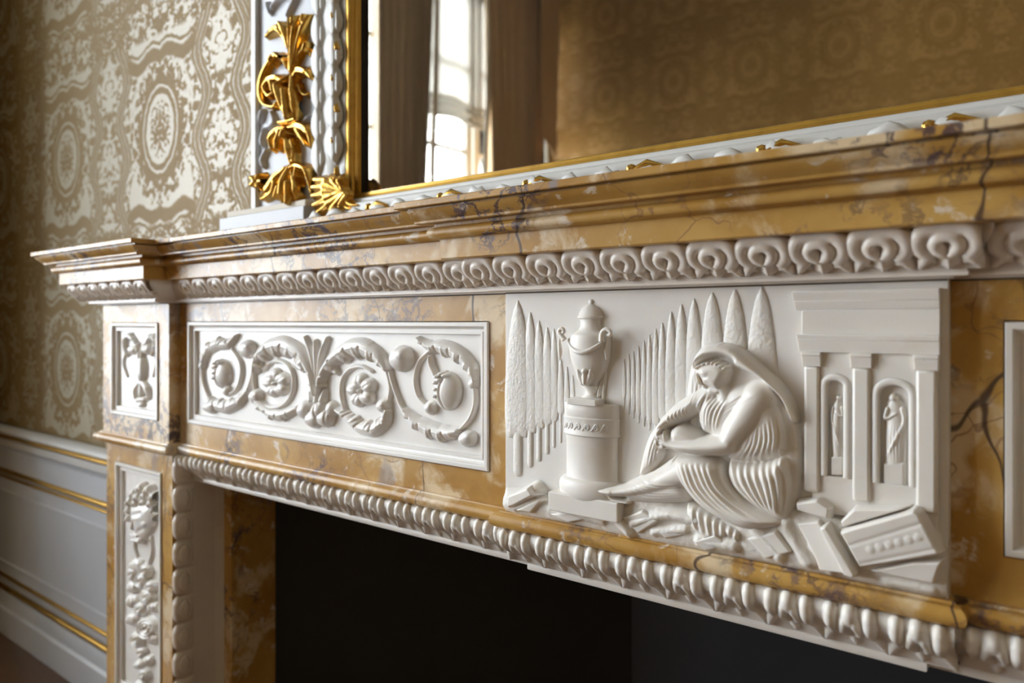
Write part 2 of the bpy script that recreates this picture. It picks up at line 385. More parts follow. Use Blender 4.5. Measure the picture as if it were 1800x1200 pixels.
m = LINEN.copy(); m.name = 'fill_blind_cloth'; FILL_BLIND = m  # dimmer cloth that weakens the added window's fill light
for n_ in m.node_tree.nodes:
    if n_.type == 'BSDF_TRANSLUCENT': n_.inputs[0].default_value = (.065, .06, .052, 1)
m = LINEN.copy(); m.name = 'blind_hem'; HEM = m
for n_ in m.node_tree.nodes:
    if n_.type == 'BSDF_TRANSLUCENT': n_.inputs[0].default_value = (.05, .049, .045, 1)
def damask(name, ground, figure, sheen):
    """woven silk damask: oval medallions in wreaths between scrolling bands, with sprays of leaves"""
    m, b, p = begin(name)
    s = E.nt.nodes.new('ShaderNodeSeparateXYZ'); wp = warp(p, 55, .010, 2); E.nt.links.new(wp, s.inputs[0])
    X, Z = E(s.outputs[0]), E(s.outputs[2])
    TU, TV = .505, .558
    fu = E.op('FRACT', (X+(1.099+.5*TU+8*TU+.005))*(1/TU)); fv = E.op('FRACT', (Z-(Z0+.433-.5*TV-8*TV+.005))*(1/TV))
    x = (fu-.5)*TU; y = (fv-.5)*TV; ax = ab(x)
    c = E.nt.nodes.new('ShaderNodeCombineXYZ'); E.nt.links.new(ax.s, c.inputs[0]); E.nt.links.new(y.s, c.inputs[1]); q = c.outputs[0]
    e = E.op('SQRT', x*x*(1/.064**2)+y*y*(1/.080**2))
    leaf = noise(q, 62, 2, .5, .6); leaf2 = noise(q, 95, 1, .5, .3); big = noise(q, 34, 2, .5, .8)
    f = band(e, .98, 1.16, .02)
    f = mx(f, band(e, 1.24, 1.42, .02))
    f = mx(f, sm(leaf2-.22*sm(e, .1, .95), .36, .40)*(1-sm(e, .80, .84)))                      # bouquet
    wr = sm(leaf+.15*(1-sm(e, 1.3, 2.1)), .515, .535)*band(e, 1.36, 2.15, .03); f = mx(f, wr)        # wreath
    # square border under and over the medallion, wavy
    yy = ab(y+.012)
    f = mx(f, band(yy-.010*E.op('SINE', ax*46.), .158, .190, .003)*(1-sm(ax, .150, .165)))
    f = mx(f, band(yy-.010*E.op('SINE', ax*46.), .198, .206, .002)*(1-sm(ax, .150, .165)))
    # S scrolled upright bands
    cx = ax-.178-.020*E.op('SINE', y*(2*math.pi/.186))
    col = band(ab(cx), .0, .021, .002)*(1-band(ab(cx), .0075, .0105, .0012)); f = mx(f, col)
    f = mx(f, sm(leaf, .48, .50)*band(ab(cx), .021, .052, .006))
    # sprays between the medallions
    f = mx(f, sm(big*.55+leaf2*.45, .475, .49)*sm(ab(y), .205, .22))
    f = mx(f, sm(leaf, .555, .57)*sm(ax, .205, .22))
    weave = noise(stretch(p, 30, 1, 400), 3, 2)
    put(b, 'Base Color', mix(mix(ground, tuple(v*.88 for v in ground), weave), mix(figure, tuple(v*.85 for v in figure), weave), f))
    put(b, 'Roughness', .42+.22*f); put(b, 'Specular IOR Level', .55-.35*f)
    return m
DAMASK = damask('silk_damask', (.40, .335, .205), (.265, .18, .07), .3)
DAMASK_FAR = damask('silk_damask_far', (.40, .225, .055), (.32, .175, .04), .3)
# ------------------------------------------------------------------ the room
def struct(o): o['kind'] = 'structure'; return o
XB = -.7715; XE = -1.037; PB = .021; PP = .0145; PBC = .0385; XEC = -1.01
CM = W/2
def mir(x): return W-x
YM = .1065                                            # mirror glass
def mcol(c, Xp):                                      # where the ray of an image column lands on plane X after the mirror
    L = (CX-Xp)/(-float(tcol(c))); return YM-(L-(YM-CY))
WY0, WY1 = WINS[0]
WZ0, WZ1 = .45, 3.05

struct(MB().box(XL-.5, XR, YB, .7, -.08, 0).build('floor', PARQUET))
struct(MB().box(XL-.1, XR, YB, YW+.1, ZC, ZC+.08).build('ceiling', CEIL))
wb_ = MB().box(XL-.1, -1.0, YW, YW+.1, 0, ZC).box(1.45, XR, YW, YW+.1, 0, ZC).box(-1.0, 1.45, YW, YW+.1, Z0-.15, ZC)
struct(wb_.build('wall_back', DAMASK))
wl = MB(); ye = YW+.1
for a_, b_ in sorted(WINS, reverse=True):
    wl.box(XL-.12, XL, a_, ye, 0, ZC).box(XL-.12, XL, b_, a_, 0, WZ0).box(XL-.12, XL, b_, a_, WZ1, ZC); ye = b_
wl.box(XL-.12, XL, YB-.1, ye, 0, ZC)
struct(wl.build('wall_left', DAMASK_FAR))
wf = MB().box(XL-.3, WF[0], YB-.1, YB, 0, ZC).box(WF[1], XR+.1, YB-.1, YB, 0, ZC).box(WF[0], WF[1], YB-.1, YB, 0, WZ0).box(WF[0], WF[1], YB-.1, YB, WZ1, ZC)
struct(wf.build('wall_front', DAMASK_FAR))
w3 = struct(MB().box(WF[0], WF[0]+.06, YB-.12, YB+.02, WZ0, WZ1).box(WF[1]-.06, WF[1], YB-.12, YB+.02, WZ0, WZ1).box(WF[0], WF[1], YB-.12, YB+.02, WZ1-.06, WZ1).box(WF[0], WF[1], YB-.12, YB+.04, WZ0, WZ0+.05).build('window_3', PAINTED))  # unseen window added behind the camera for soft fill light
for k in range(1, 4): MB().box(WF[0]+.06, WF[1]-.06, YB-.09, YB-.06, WZ0+.65*k-.015, WZ0+.65*k+.015).build('glazing_bar', PAINTED, w3)
MB().box((WF[0]+WF[1])/2-.02, (WF[0]+WF[1])/2+.02, YB-.09, YB-.06, WZ0, WZ1).build('glazing_bar', PAINTED, w3)
MB().box(WF[0]+.06, WF[1]-.06, YB-.078, YB-.074, WZ0+.05, WZ1-.06).build('pane', GLASS, w3)
MB().grid([[(x, YB-.03+.006*math.sin(z*9), z) for x in (WF[0]+.05, WF[1]-.05)] for z in np.linspace(WZ1, WZ0+.05, 24)]).build('fill_blind', FILL_BLIND, w3, 180)
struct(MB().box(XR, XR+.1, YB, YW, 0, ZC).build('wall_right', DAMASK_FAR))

# dado of the fireplace wall: each moulding runs the length of the wall
def run(name, prof, mat, x0=XL, x1=XE, smooth=40):
    rows = [[(x, YW-d, Z0+z) for d, z in prof] for x in (x0, x1)]
    return struct(MB().grid(rows).build(name, mat, None, smooth))
def halfround(z, r, d=0., n=7): return [(d, z+r)]+[(d+r*math.sin(a), z+r*math.cos(a)) for a in np.linspace(0, math.pi, n)]+[(d, z-r)]
struct(MB().box(XL, XE, YW-.012, YW+.001, 0, Z0-.318).build('wall_dado', DADO))
run('trim_1', [(.012, -.306), (.022, -.308), (.030, -.313), (.034, -.319), (.034, -.325), (.027, -.328), (.022, -.333), (.012, -.334)], PALEPAINT)
run('trim_2', halfround(-.3395, .0055, .018), GILT)
run('trim_3', [(.012, -.345), (.022, -.346), (.022, -.366), (.016, -.368), (.012, -.3695)], PALEPAINT)
dm = MB()
for i in range(110):
    x = XL+.008+i*.0135
    if x < XE-.012: dm.box(x, x+.007, YW-.020, YW-.011, Z0-.379, Z0-.370)
o = struct(dm.build('trim_4', DADO))
run('trim_5', halfround(-.4435, .007, .013), GILT)
run('trim_6', [(.012, -.450), (.019, -.451), (.016, -.455), (.012, -.456)], DADO)
run('trim_7', halfround(-.4605, .004, .013), GILT)
run('trim_8', [(.012, -.500), (.016, -.502), (.016, -.506), (.012, -.508)], DADO)
run('trim_9', [(.012, -.712), (.016, -.714), (.016, -.718), (.012, -.720)], DADO)
run('trim_10', halfround(-.7565, .0055, .013), GILT)
run('trim_11', halfround(-.789, .008, .016), GILT)
run('baseboard_back', [(.012, -.797), (.022, -.800), (.026, -.810), (.026, -.835), (.032, -.842), (.032, -.914), (.0, -.915)], DADO)

# window in the left wall, seen in the mirror
for wi, (WY0, WY1) in enumerate(WINS):
    w = MB()
    w.box(XL-.12, XL+.02, WY0-.0, WY0+.06, WZ0-.05, WZ1+.06); w.box(XL-.12, XL+.02, WY1-.06, WY1, WZ0-.05, WZ1+.06)
    w.box(XL-.12, XL+.02, WY1-.06, WY0+.06, WZ1, WZ1+.06); w.box(XL-.12, XL+.05, WY1-.06, WY0+.06, WZ0-.05, WZ0)
    win = struct(w.build('window_%d' % (wi+1), PAINTED))
    fx0, fx1 = XL-.105, XL-.06; ym = (WY0+WY1)/2
    for (a, b_) in ((WY0-.001, ym+.012), (ym-.012, WY1+.001)):
        fr_ = MB(); sg = -1
        fr_.box(fx0, fx1, a, a-.05, WZ0, WZ1).box(fx0, fx1, b_, b_+.05, WZ0, WZ1).box(fx0, fx1, a, b_, WZ0, WZ0+.07).box(fx0, fx1, a, b_, WZ1-.05, WZ1)
        cs = fr_.build('casement', PAINTED, win)
        for i in range(1, 5):
            z = WZ0+(WZ1-WZ0)*i/5
            MB().box(fx0+.01, fx1-.005, a-.03, b_+.03, z-.012, z+.012).build('glazing_bar', PAINTED, cs)
        MB().box(fx0+.01, fx1-.005, (a+b_)/2-.012, (a+b_)/2+.012, WZ0+.03, WZ1-.03).build('glazing_bar', PAINTED, cs)
        for i in range(5):
            z0_, z1_ = WZ0+(WZ1-WZ0)*i/5+.013, WZ0+(WZ1-WZ0)*(i+1)/5-.013
            for (q0, q1) in ((a-.03, (a+b_)/2+.013), ((a+b_)/2-.013, b_+.03)):
                MB().box(fx0+.022, fx0+.025, q0, q1, z0_, z1_).build('pane', GLASS, cs)
WY0, WY1 = WINS[0]
# garden ground and hedge far below the window
struct(MB().box(XL-9, XL-.5, YB-4, YB+8, -3.2, -3.0).build('ground', plain('garden_green', (.10, .16, .05), .9, 0, .3, 2)))

# roman blind, half lowered
bx = XL-.035; b0, b1 = WY0-.05, WY1+.05; zb = 2.19
rows = []
for k, z in enumerate(np.concatenate([np.linspace(3.08, zb+.16, 9), np.linspace(zb+.14, zb, 12)])):
    t_ = np.linspace(0, 1, 41); fold = 0 if z > zb+.15 else .018*math.sin((z-zb)/.14*math.pi*5)
    dip = (0 if z > zb+.17 else 1)*(.025*np.sin(t_*math.pi*3)**2)
    rows.append([(bx+fold+.004*math.sin(v*40), b0+(b1-b0)*v, z-.9*d) for v, d in zip(t_, dip)])
bl = empty('roman_blind', (bx, (b0+b1)/2, zb)); tag(bl, 'white linen roman blind half lowered, reflected in the mirror', 'blind')
MB().grid(rows[:10]).build('blind_cloth', LINEN, bl, 180); MB().grid(rows[9:]).build('blind_hem', HEM, bl, 180)
MB().box(bx-.015, bx+.015, b0, b1, 3.06, 3.10).build('head_rail', PAINTED, bl)

def drape(name, label, y0, y1, ya, yb, n=7, jab=False):
    """pleated full length curtain: y0..y1 at the top, ya..yb at the foot"""
    root = empty(name, (XL+.12, (ya+yb)/2, 0)); tag(root, label, 'curtain', 'curtains of the window')
    rows = []; rnd = random.Random(int(abs(y0)*1000)); ph = [rnd.uniform(-.5, .5) for _ in range(n+2)]
    for z in np.linspace(3.2, .01, 16):
        f = (3.2-z)/3.19; r_ = []
        for t_ in np.linspace(0, 1, n*12+1):
            y = (y0+(ya-y0)*f)*(1-t_)+(y1+(yb-y1)*f)*t_
            a = .035*math.cos(2*math.pi*n*t_+.6*math.sin(5*t_)+ph[int(t_*n)]*.0)*(1+.35*math.sin(7*t_+2))
            r_.append((XL+.15+a, y+.012*math.sin(4*math.pi*n*t_), z))
        rows.append(r_)
    o = MB().grid(rows).build('curtain_cloth', CURTAIN_LIT if jab else CURTAIN, root, 180)
    s_ = o.modifiers.new('cloth', 'SOLIDIFY'); s_.thickness = .004
    edge = [[(XL+.165+.02*math.sin(k*1.3), (y1 if jab is False else y0)+dy, z) for dy in (-.018, 0, .018)] for k, z in enumerate(np.linspace(3.19, .02, 8))]
    o2 = MB().grid(edge).build('leading_edge', LINING, root, 180); s2 = o2.modifiers.new('cloth', 'SOLIDIFY'); s2.thickness = .006
    if jab:   # stepped tail of the pelmet over the far side
        for k in range(4):
            yy0 = y1+.02+.028*k; zt = 2.62-.24*k+.28
            P_ = [(XL+.21+.012*k, yy0, 3.2), (XL+.21+.012*k, yy0-.17, 3.2), (XL+.21+.012*k, yy0-.17, zt-.16), (XL+.21+.012*k, yy0, zt)]
            j = MB(); j.cap(P_); o3 = j.build('pelmet_tail', CURTAIN_LIT, root); s3 = o3.modifiers.new('cloth', 'SOLIDIFY'); s3.thickness = .010
    return root
xd = XL+.15
drape('curtain', 'shaded taupe pleated curtain reflected in the mirror, left of the bright window', mcol(658, xd), mcol(760, xd), mcol(658, xd), mcol(722, xd), 6)
drape('curtain', 'taupe pleated curtain in a painted lit golden brown reflected in the mirror, right of the bright window', mcol(852, xd), mcol(948, xd), mcol(866, xd), mcol(942, xd), 6, True)

# unseen door added at the left wall; its open leaf shades the wallpaper
DYA, DYB = -.15, -.58
dr = struct(MB().box(XL-.02, XL+.025, DYA, DYA+.05, 0, 2.46).box(XL-.02, XL+.025, DYB-.05, DYB, 0, 2.46).box(XL-.02, XL+.025, DYB-.05, DYA+.05, 2.41, 2.46).build('added_door_1', PAINTED, None, None, .003))
lf_ = MB().box(XL+.03, -2.06, DYA-.04, DYA, .01, 2.40).build('added_door_leaf', ADDED_DOOR, dr, None, .003)
for k in range(3): MB().box(XL+.11, -2.14, DYA-.047, DYA-.04, .15+.76*k, .80+.76*k).build('added_door_panel', ADDED_DOOR, lf_, None, .004)
MB().lathe((-2.10, DYA-.075, 1.02), [(0, -.024), (.016, -.019), (.024, 0), (.016, .019), (0, .024)], 16).build('added_door_knob', GILT, lf_, 60)
MB().box(XL-.001, XL+.006, DYB, DYA, 0, 2.41).build('added_door_backing', ADDED_DOOR, dr)
# ------------------------------------------------------------------ chimneypiece
CH = empty('marble_chimneypiece', (CM, 0, 0))
tag(CH, 'yellow Siena marble chimneypiece with white carved tablet, panels and leaf mouldings', 'fireplace')
def holed(name, x0, x1, z0, z1, hx0, hx1, hz0, hz1, y, yb, mat, parent, depth=.03):
    """slab with a rectangular sinking in its face"""
    m_ = MB(); O = [(x0, y, z0), (x1, y, z0), (x1, y, z1), (x0, y, z1)]; I = [(hx0, y, hz0), (hx1, y, hz0), (hx1, y, hz1), (hx0, y, hz1)]
    m_.grid([[(a, yb, c) for a, _, c in O], O, I, [(a, y+depth, c) for a, _, c in I]], True)
    m_.cap([(a, y+depth, c) for a, _, c in I]); m_.cap([(a, yb, c) for a, _, c in O])
    return m_.build(name, mat, parent)
FR = [(.0, .004), (.0, -.0015), (.0008, -.0030), (.0050, -.0030), (.0062, -.0020), (.0068, .0008), (.0090, .0028), (.0118, .0034), (.0122, .0022), (.0150, .0022), (.0158, .0034), (.0160, .0085)]
FD = .0080   # field depth behind the face
def panel(name, x0, x1, z0, z1, y, parent, label):
    f = MB().box(x0+.002, x1-.002, y+FD, y+.02, z0+.002, z1-.002).build(name, WHITE_FINE, parent); tag(f, label)
    rect_sweep(x0, x1, z0, z1, [(q, y+d) for q, d in FR]).build('panel_frame', WHITE_FINE, f, 30)
    return f
ZT, ZBt = Z0+.0346, Z0-.2209
PZ0, PZ1 = Z0-.1806, Z0+.0002
J = .0011
# frieze slabs
holed('frieze', XB-.01, .004, ZBt, ZT+.01, -.7410-J, -.0362+J, PZ0-J, PZ1+J, 0, YW, SIENA_FRIEZE, CH)
holed('frieze', mir(.004), mir(XB-.01), ZBt, ZT+.01, mir(-.0362+J), mir(-.7410-J), PZ0-J, PZ1+J, 0, YW, SIENA, CH)
BX0, BX1 = -.999, -.8095
holed('frieze_block', XE, XB, ZBt, ZT+.01, BX0-J, BX1+J, Z0-.1807-J, Z0-.0017+J, -PB, YW, SIENA_PALE, CH)
holed('frieze_block', mir(XB), mir(XE), ZBt, ZT+.01, mir(BX1+J), mir(BX0-J), Z0-.1807-J, Z0-.0017+J, -PB, YW, SIENA, CH)
# pilasters
q0, q1 = float(un(204.2, 0, -PP)[0]), float(un(284.2, 0, -PP)[0]); qz = float(un(240, 827, -PP)[1]); qz = Z0-.2775
for fl in (0, 1):
    a, b_, c, d = (XE, XB, q0, q1) if not fl else (mir(XB), mir(XE), mir(q1), mir(q0))
    holed('pilaster', a, b_, .11, Z0-.232, c-J, d+J, .19, qz+J, -PP, YW, SIENA_FRIEZE if not fl else SIENA, CH)
    MB().box(a-.012, b_+.012, -PP-.014, YW, 0, .11).build('pilaster_base', SIENA, CH, None, .002)
pil = panel('pilaster_panel', q0, q1, .19, qz, -PP, CH, 'white marble panel carved with a curly head above a drop of flowers')
pil2 = panel('pilaster_panel', mir(q1), mir(q0), .19, qz, -PP, CH, None)
blk = panel('block_panel', BX0, BX1, Z0-.1807, Z0-.0017, -PB, CH, 'small white marble panel carved with scrolling leaves over a hanging bud')
blk2 = panel('block_panel', mir(BX1), mir(BX0), Z0-.1807, Z0-.0017, -PB, CH, None)
scr = panel('scroll_panel', -.7410, -.0362, PZ0, PZ1, 0, CH, 'long white marble panel carved with acanthus scrolls and rosettes')
scr2 = panel('scroll_panel', mir(-.0362), mir(-.7410), PZ0, PZ1, 0, CH, None)

# cornice, swept with mitred breaks
def plan(pb, xe, yb=YW): return [(xe, yb), (xe, -pb), (XB, -pb), (XB, 0), (0, 0), (0, -BF), (W, -BF), (W, 0), (mir(XB), 0), (mir(XB), -pb), (mir(xe), -pb), (mir(xe), yb)]
PC = plan(PBC, XEC)
def halfr(cp, cz, r, a0=90, a1=-90, n=9): return [(cp+r*math.cos(math.radians(a)), cz+r*math.sin(math.radians(a))) for a in np.linspace(a0, a1, n)]
CORN = [(-.01, .1362), (.0900, .1362), (.0911, .1352), (.0911, .1294), (.0900, .1284), (.0800, .1292), (.0795, .1270), (.0862, .1262), (.0850, .1240), (.0826, .1212), (.0796, .1186), (.0766, .1165), (.0748, .1146), (.0744, .1125), (.0735, .1118), (.0585, .1124), (.0580, .1092), (.0600, .1086)]
CORN += halfr(.0586, .1022, .0062, 75, -80)+[(.0580, .0952), (.0537, .0950), (.0537, .0735), (.0527, .0725), (.0300, .0722), (-.01, .0722)]
c_ = MB().grid(sweep(PC, CORN)); c_.box(XEC+.005, mir(XEC+.005), .005, YW, Z0+.074, Z0+.136)
c_.box(XEC+.005, XB-.005, -PBC+.005, .006, Z0+.074, Z0+.136).box(mir(XB-.005), mir(XEC+.005), -PBC+.005, .006, Z0+.074, Z0+.136)
corn = c_.build('cornice_shelf', SIENA, CH, 28); tag(corn, 'yellow and cream marble shelf with dark veins')
# leaf moulding under it
LB = [(.0335, .0726), (.0335, .0690), (.0325, .0660), (.0300, .0620), (.0262, .0575), (.0220, .0530), (.0180, .0490), (.0152, .0450), (.0140, .0412), (.0140, .0396)]
lm = MB().grid(sweep(PC, [(0, .0726)]+LB+[(.0152, .0392), (.0152, .0364), (.0146, .0358), (.0040, .0356), (.0040, .0344), (-.008, .0344)])).build('leaf_moulding', BEIGE, CH, 30)
# bead moulding at the foot of the frieze
PT = plan(PB, XE)
TOR = [(-.01, -.2185), (.0052, -.2187), (.0058, -.2207)]+halfr(.0055, -.2294, .0086, 85, -80, 11)+[(.0050, -.2384), (.0035, -.2400), (-.01, -.2402)]
MB().grid(sweep(PT, TOR)).build('bead_moulding', SIENA_FRIEZE, CH, 40)

# leaf unit of the mouldings -------------------------------------------------
def leaf_height(x, y):
    def stroke(P, r, h, pw=.5):
        P = spl(P, 5); n = len(P); r = np.interp(np.linspace(0, 1, n), np.linspace(0, 1, len(np.atleast_1d(r))), np.atleast_1d(r)); h_ = np.interp(np.linspace(0, 1, n), np.linspace(0, 1, len(np.atleast_1d(h))), np.atleast_1d(h))
        out = np.zeros_like(x)
        for i in range(n-1):
            a, b_ = P[i], P[i+1]; d = b_-a; t_ = np.clip(((x-a[0])*d[0]+(y-a[1])*d[1])/(d@d+1e-12), 0, 1)
            q = np.hypot(x-a[0]-t_*d[0], y-a[1]-t_*d[1])/(r[i]+(r[i+1]-r[i])*t_)
            out = np.maximum(out, (h_[i]+(h_[i+1]-h_[i])*t_)*np.power(np.clip(1-q*q, 0, 1), pw))
        return out
    h = stroke([(-.30, .60), (-.40, .44), (-.42, .24), (-.30, .08), (0, .03), (.30, .08), (.42, .24), (.40, .44), (.30, .60)], .15, .17)
    h = np.maximum(h, stroke([(-.06, .53), (-.14, .45), (-.175, .32), (-.12, .22), (0, .18), (.12, .22), (.175, .32), (.14, .45), (.06, .53)], .135, .185))
    for s_ in (-1, 1):
        h = np.maximum(h, stroke([(s_*.30, .58), (s_*.36, .74), (s_*.43, .93)], [.13, .12, .055], [.16, .16, .10]))
        h = np.maximum(h, stroke([(s_*.29, .66), (s_*.24, .80)], [.09, .06], [.13, .10]))
    k = np.clip(1-np.abs(x)/(.02+.34*np.clip(np.minimum((y-.55)/.22, (.99-y)/.26), 0, .5)), 0, 1)
    h = np.maximum(h, np.where((y > .55) & (y < .98), .15*k**.8, 0))
    e = np.hypot(x/.055, (y-.31)/.075); e2 = np.hypot(x/.026, (y-.42)/.10)
    h = np.where((e < 1) | (e2 < 1), np.minimum(h, .012), h)
    return h
def leaf_height_low(x, y):
    """leaf of the opening moulding: three swelling lobes at the top, drilled eye, pointed tips below"""
    def st(P, r, h, pw=.5):
        P = spl(P, 5); n = len(P); r = np.interp(np.linspace(0, 1, n), np.linspace(0, 1, len(r)), r); h_ = np.interp(np.linspace(0, 1, n), np.linspace(0, 1, len(h)), h); out = np.zeros_like(x)
        for i in range(n-1):
            a, b_ = P[i], P[i+1]; d = b_-a; t_ = np.clip(((x-a[0])*d[0]+(y-a[1])*d[1])/(d@d+1e-12), 0, 1)
            q = np.hypot(x-a[0]-t_*d[0], y-a[1]-t_*d[1])/(r[i]+(r[i+1]-r[i])*t_); out = np.maximum(out, (h_[i]+(h_[i+1]-h_[i])*t_)*np.power(np.clip(1-q*q, 0, 1), pw))
        return out
    h = np.zeros_like(x)
    for s_ in (-1, 1):
        h = np.maximum(h, st([(s_*.30, .09), (s_*.305, .24), (s_*.29, .40), (s_*.33, .56)], [.105, .115, .10, .08], [.13, .155, .12, .08]))
        h = np.maximum(h, st([(s_*.32, .52), (s_*.42, .72), (s_*.485, .95)], [.10, .10, .055], [.09, .12, .12]))
        h = np.maximum(h, st([(s_*.08, .22), (s_*.135, .40), (s_*.08, .56)], [.09, .085, .075], [.13, .13, .09]))
    h = np.maximum(h, st([(0, .06), (0, .12), (0, .17)], [.12, .13, .12], [.13, .15, .14]))
    h = np.maximum(h, st([(0, .60), (0, .78), (0, .95)], [.10, .12, .03], [.07, .09, .07], .8))
    h = np.maximum(h, .035)+.045*np.clip(np.minimum(y, 1-y)*8, 0, 1)
    return np.where(np.hypot(x/.070, (y-.37)/.10) < 1, 0, h)
def leaf_height_jamb(x, y):
    d = np.sqrt(np.clip(1-(2.04*x)**2, 0, 1))*np.clip(y/.12, 0, 1)**.5*np.clip((1-y)/.5, 0, 1)**.6
    rim = np.exp(-((np.hypot(x/.46, (y-.45)/.42)-.72)/.10)**2)
    return .34*d-.05*rim
def leaf_mesh(name, prof, pitch, amp=1.0, nx=46, ny=40, axis='x', fn=None):
    P = np.array(prof, float); d = np.r_[0, np.cumsum(np.hypot(*np.diff(P, axis=0).T))]; v = np.linspace(0, 1, ny)
    pp = np.interp(v*d[-1], d, P[:, 0]); zz = np.interp(v*d[-1], d, P[:, 1])
    tp, tz = np.gradient(pp), np.gradient(zz); L = np.hypot(tp, tz); npv, nz = -tz/L, tp/L
    s_ = np.linspace(-.5, .5, nx); S, V = np.meshgrid(s_, v); H = (fn or leaf_height)(S, V)*pitch*amp+.0003
    pO = pp[:, None]+npv[:, None]*H; zO = zz[:, None]+nz[:, None]*H
    if axis == 'x': vv = np.stack([S*pitch, -pO, zO], -1).reshape(-1, 3)
    else: vv = np.stack([-zO, -pO, S*pitch], -1).reshape(-1, 3)
    f = [(i*nx+j, i*nx+j+1, (i+1)*nx+j+1, (i+1)*nx+j) for i in range(ny-1) for j in range(nx-1)]
    if axis == 'x': f = [q[::-1] for q in f]
    me = bpy.data.meshes.new(name); me.from_pydata([tuple(map(float, q)) for q in vv], [], f); me.update()
    me.polygons.foreach_set('use_smooth', [True]*len(f)); return me
def leaf_at(me, loc, parent, mat=BEIGE):
    o = new_obj('leaf', me, mat, parent); o.location = loc; return o
ML = leaf_mesh('leaf', LB[:-1], .0464); MLb = leaf_mesh('leaf_wide', LB[:-1], .0485)
for k in range(11): leaf_at(ML, (-.0113+.04645*k, -BF, Z0), lm)
k = 0
while -.0525-.0485*k > XB+.05:
    leaf_at(MLb, (-.0525-.0485*k, 0, Z0), lm); leaf_at(MLb, (mir(-.0525-.0485*k), 0, Z0), lm); k += 1
for k in range(7):
    x = XB+.033-.0238-.0464*k; leaf_at(ML, (x, -PBC, Z0), lm); leaf_at(ML, (mir(x), -PBC, Z0), lm)

# moulding round the opening, head and jambs
OB = [(.0035, -.2398), (.0055, -.2430), (.0060, -.2470), (.0045, -.2515), (.0005, -.2560), (-.0050, -.2605), (-.0105, -.2650), (-.0155, -.2695), (-.0190, -.2745), (-.0205, -.2790), (-.0208, -.2815)]
xo = XB+.006
PO = [(xo, 0), (0, 0), (0, -BF), (W, -BF), (W, 0), (mir(xo), 0)]
om = MB().grid(sweep(PO, [(-.03, -.2395)]+OB+[(-.0188, -.2818), (-.0182, -.2830), (-.0182, -.2880), (-.0192, -.2892), (-.06, -.2894)])).build('opening_moulding', WHITE, CH, 40)
MO = leaf_mesh('leaf_head', OB, .0512, 1.0, fn=leaf_height_low)
for k in range(9): leaf_at(MO, (.0208+.0511*k, -BF, Z0), om, WHITE)
k = 0
while -.0300-.0512*k > XB+.02:
    leaf_at(MO, (-.0300-.0512*k, 0, Z0), om, WHITE); leaf_at(MO, (mir(-.0300-.0512*k), 0, Z0), om, WHITE); k += 1
XJ = -.7576; KQ = .0142/.0492
JM = leaf_mesh('leaf_jamb', [(p_, (z_+.2398)*KQ) for p_, z_ in OB], .050, .66, axis='z', fn=leaf_height_jamb)
for fl in (0, 1):
    rows = []
    for z in (.0, Z0-.2400):
        rows.append([((XB-(z_+.2398)*KQ if not fl else mir(XB-(z_+.2398)*KQ)), -p_, z) for p_, z_ in [(-.03, -.2398)]+OB+[(-.0188, -.2818), (-.0182, -.2880), (-.06, -.2894)]])
    jm = MB().grid(rows).build('jamb_moulding', BEIGE, CH, 40)
    for k in range(13):
        o = leaf_at(JM, (XB if not fl else mir(XB), 0, Z0-.270-.0500*k), jm)
        if fl: o.scale = (-1, 1, 1)
Y2, X2, Y3 = .0786, -.7322, .1767
for fl in (0, 1):
    def bxm(m_, a, b_, *r):
        return m_.box(a, b_, *r) if not fl else m_.box(mir(b_), mir(a), *r)
    bxm(MB(), XB-.004, XJ, .0205, Y2, 0, Z0-.2894).build('marble_slip', GREY_SLIP, CH)
    bxm(MB(), XB-.03, X2, Y2, Y3, 0, Z0-.2894).build('siena_slip', SIENA, CH, None, .0012)
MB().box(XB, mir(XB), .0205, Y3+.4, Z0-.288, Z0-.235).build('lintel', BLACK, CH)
YF = .56; XF = float(CX+(YF-CY)*tcol(1110))
fb = MB()
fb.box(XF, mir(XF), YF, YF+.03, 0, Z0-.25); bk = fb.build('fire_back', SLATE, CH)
for fl in (0, 1):
    g = (lambda x: x) if not fl else mir
    P_ = [(g(X2), Y3-.004), (g(XF), YF+.004), (g(XF)-(.04 if not fl else -.04), YF+.03), (g(X2)-(.05 if not fl else -.05), Y3)]
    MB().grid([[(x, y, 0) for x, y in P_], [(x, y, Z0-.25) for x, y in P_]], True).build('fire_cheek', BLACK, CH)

# mortar joint between frieze and leaf moulding
for a, b_, y in ((0, W, -BF), (XB, 0, 0), (W, mir(XB), 0), (XE, XB, -PB), (mir(XB), mir(XE), -PB)):
    MB().box(a+.0004, b_-.0004, y-.0007, y+.004, Z0+.0328, Z0+.0350).build('mortar_joint', MORTAR, CH)
# ------------------------------------------------------------------ the carved tablet
YT = -BF
tab = MB().box(.0003, W-.0003, YT, YW, Z0-.2200, Z0+.0346).build('carved_tablet', WHITE_FINE, CH)
tag(tab, 'white marble tablet carved with a seated mourning woman beside an urn on a pedestal')
def T(px, py, h): X, Z = un(px, py, YT-h); return float(X), float(Z)
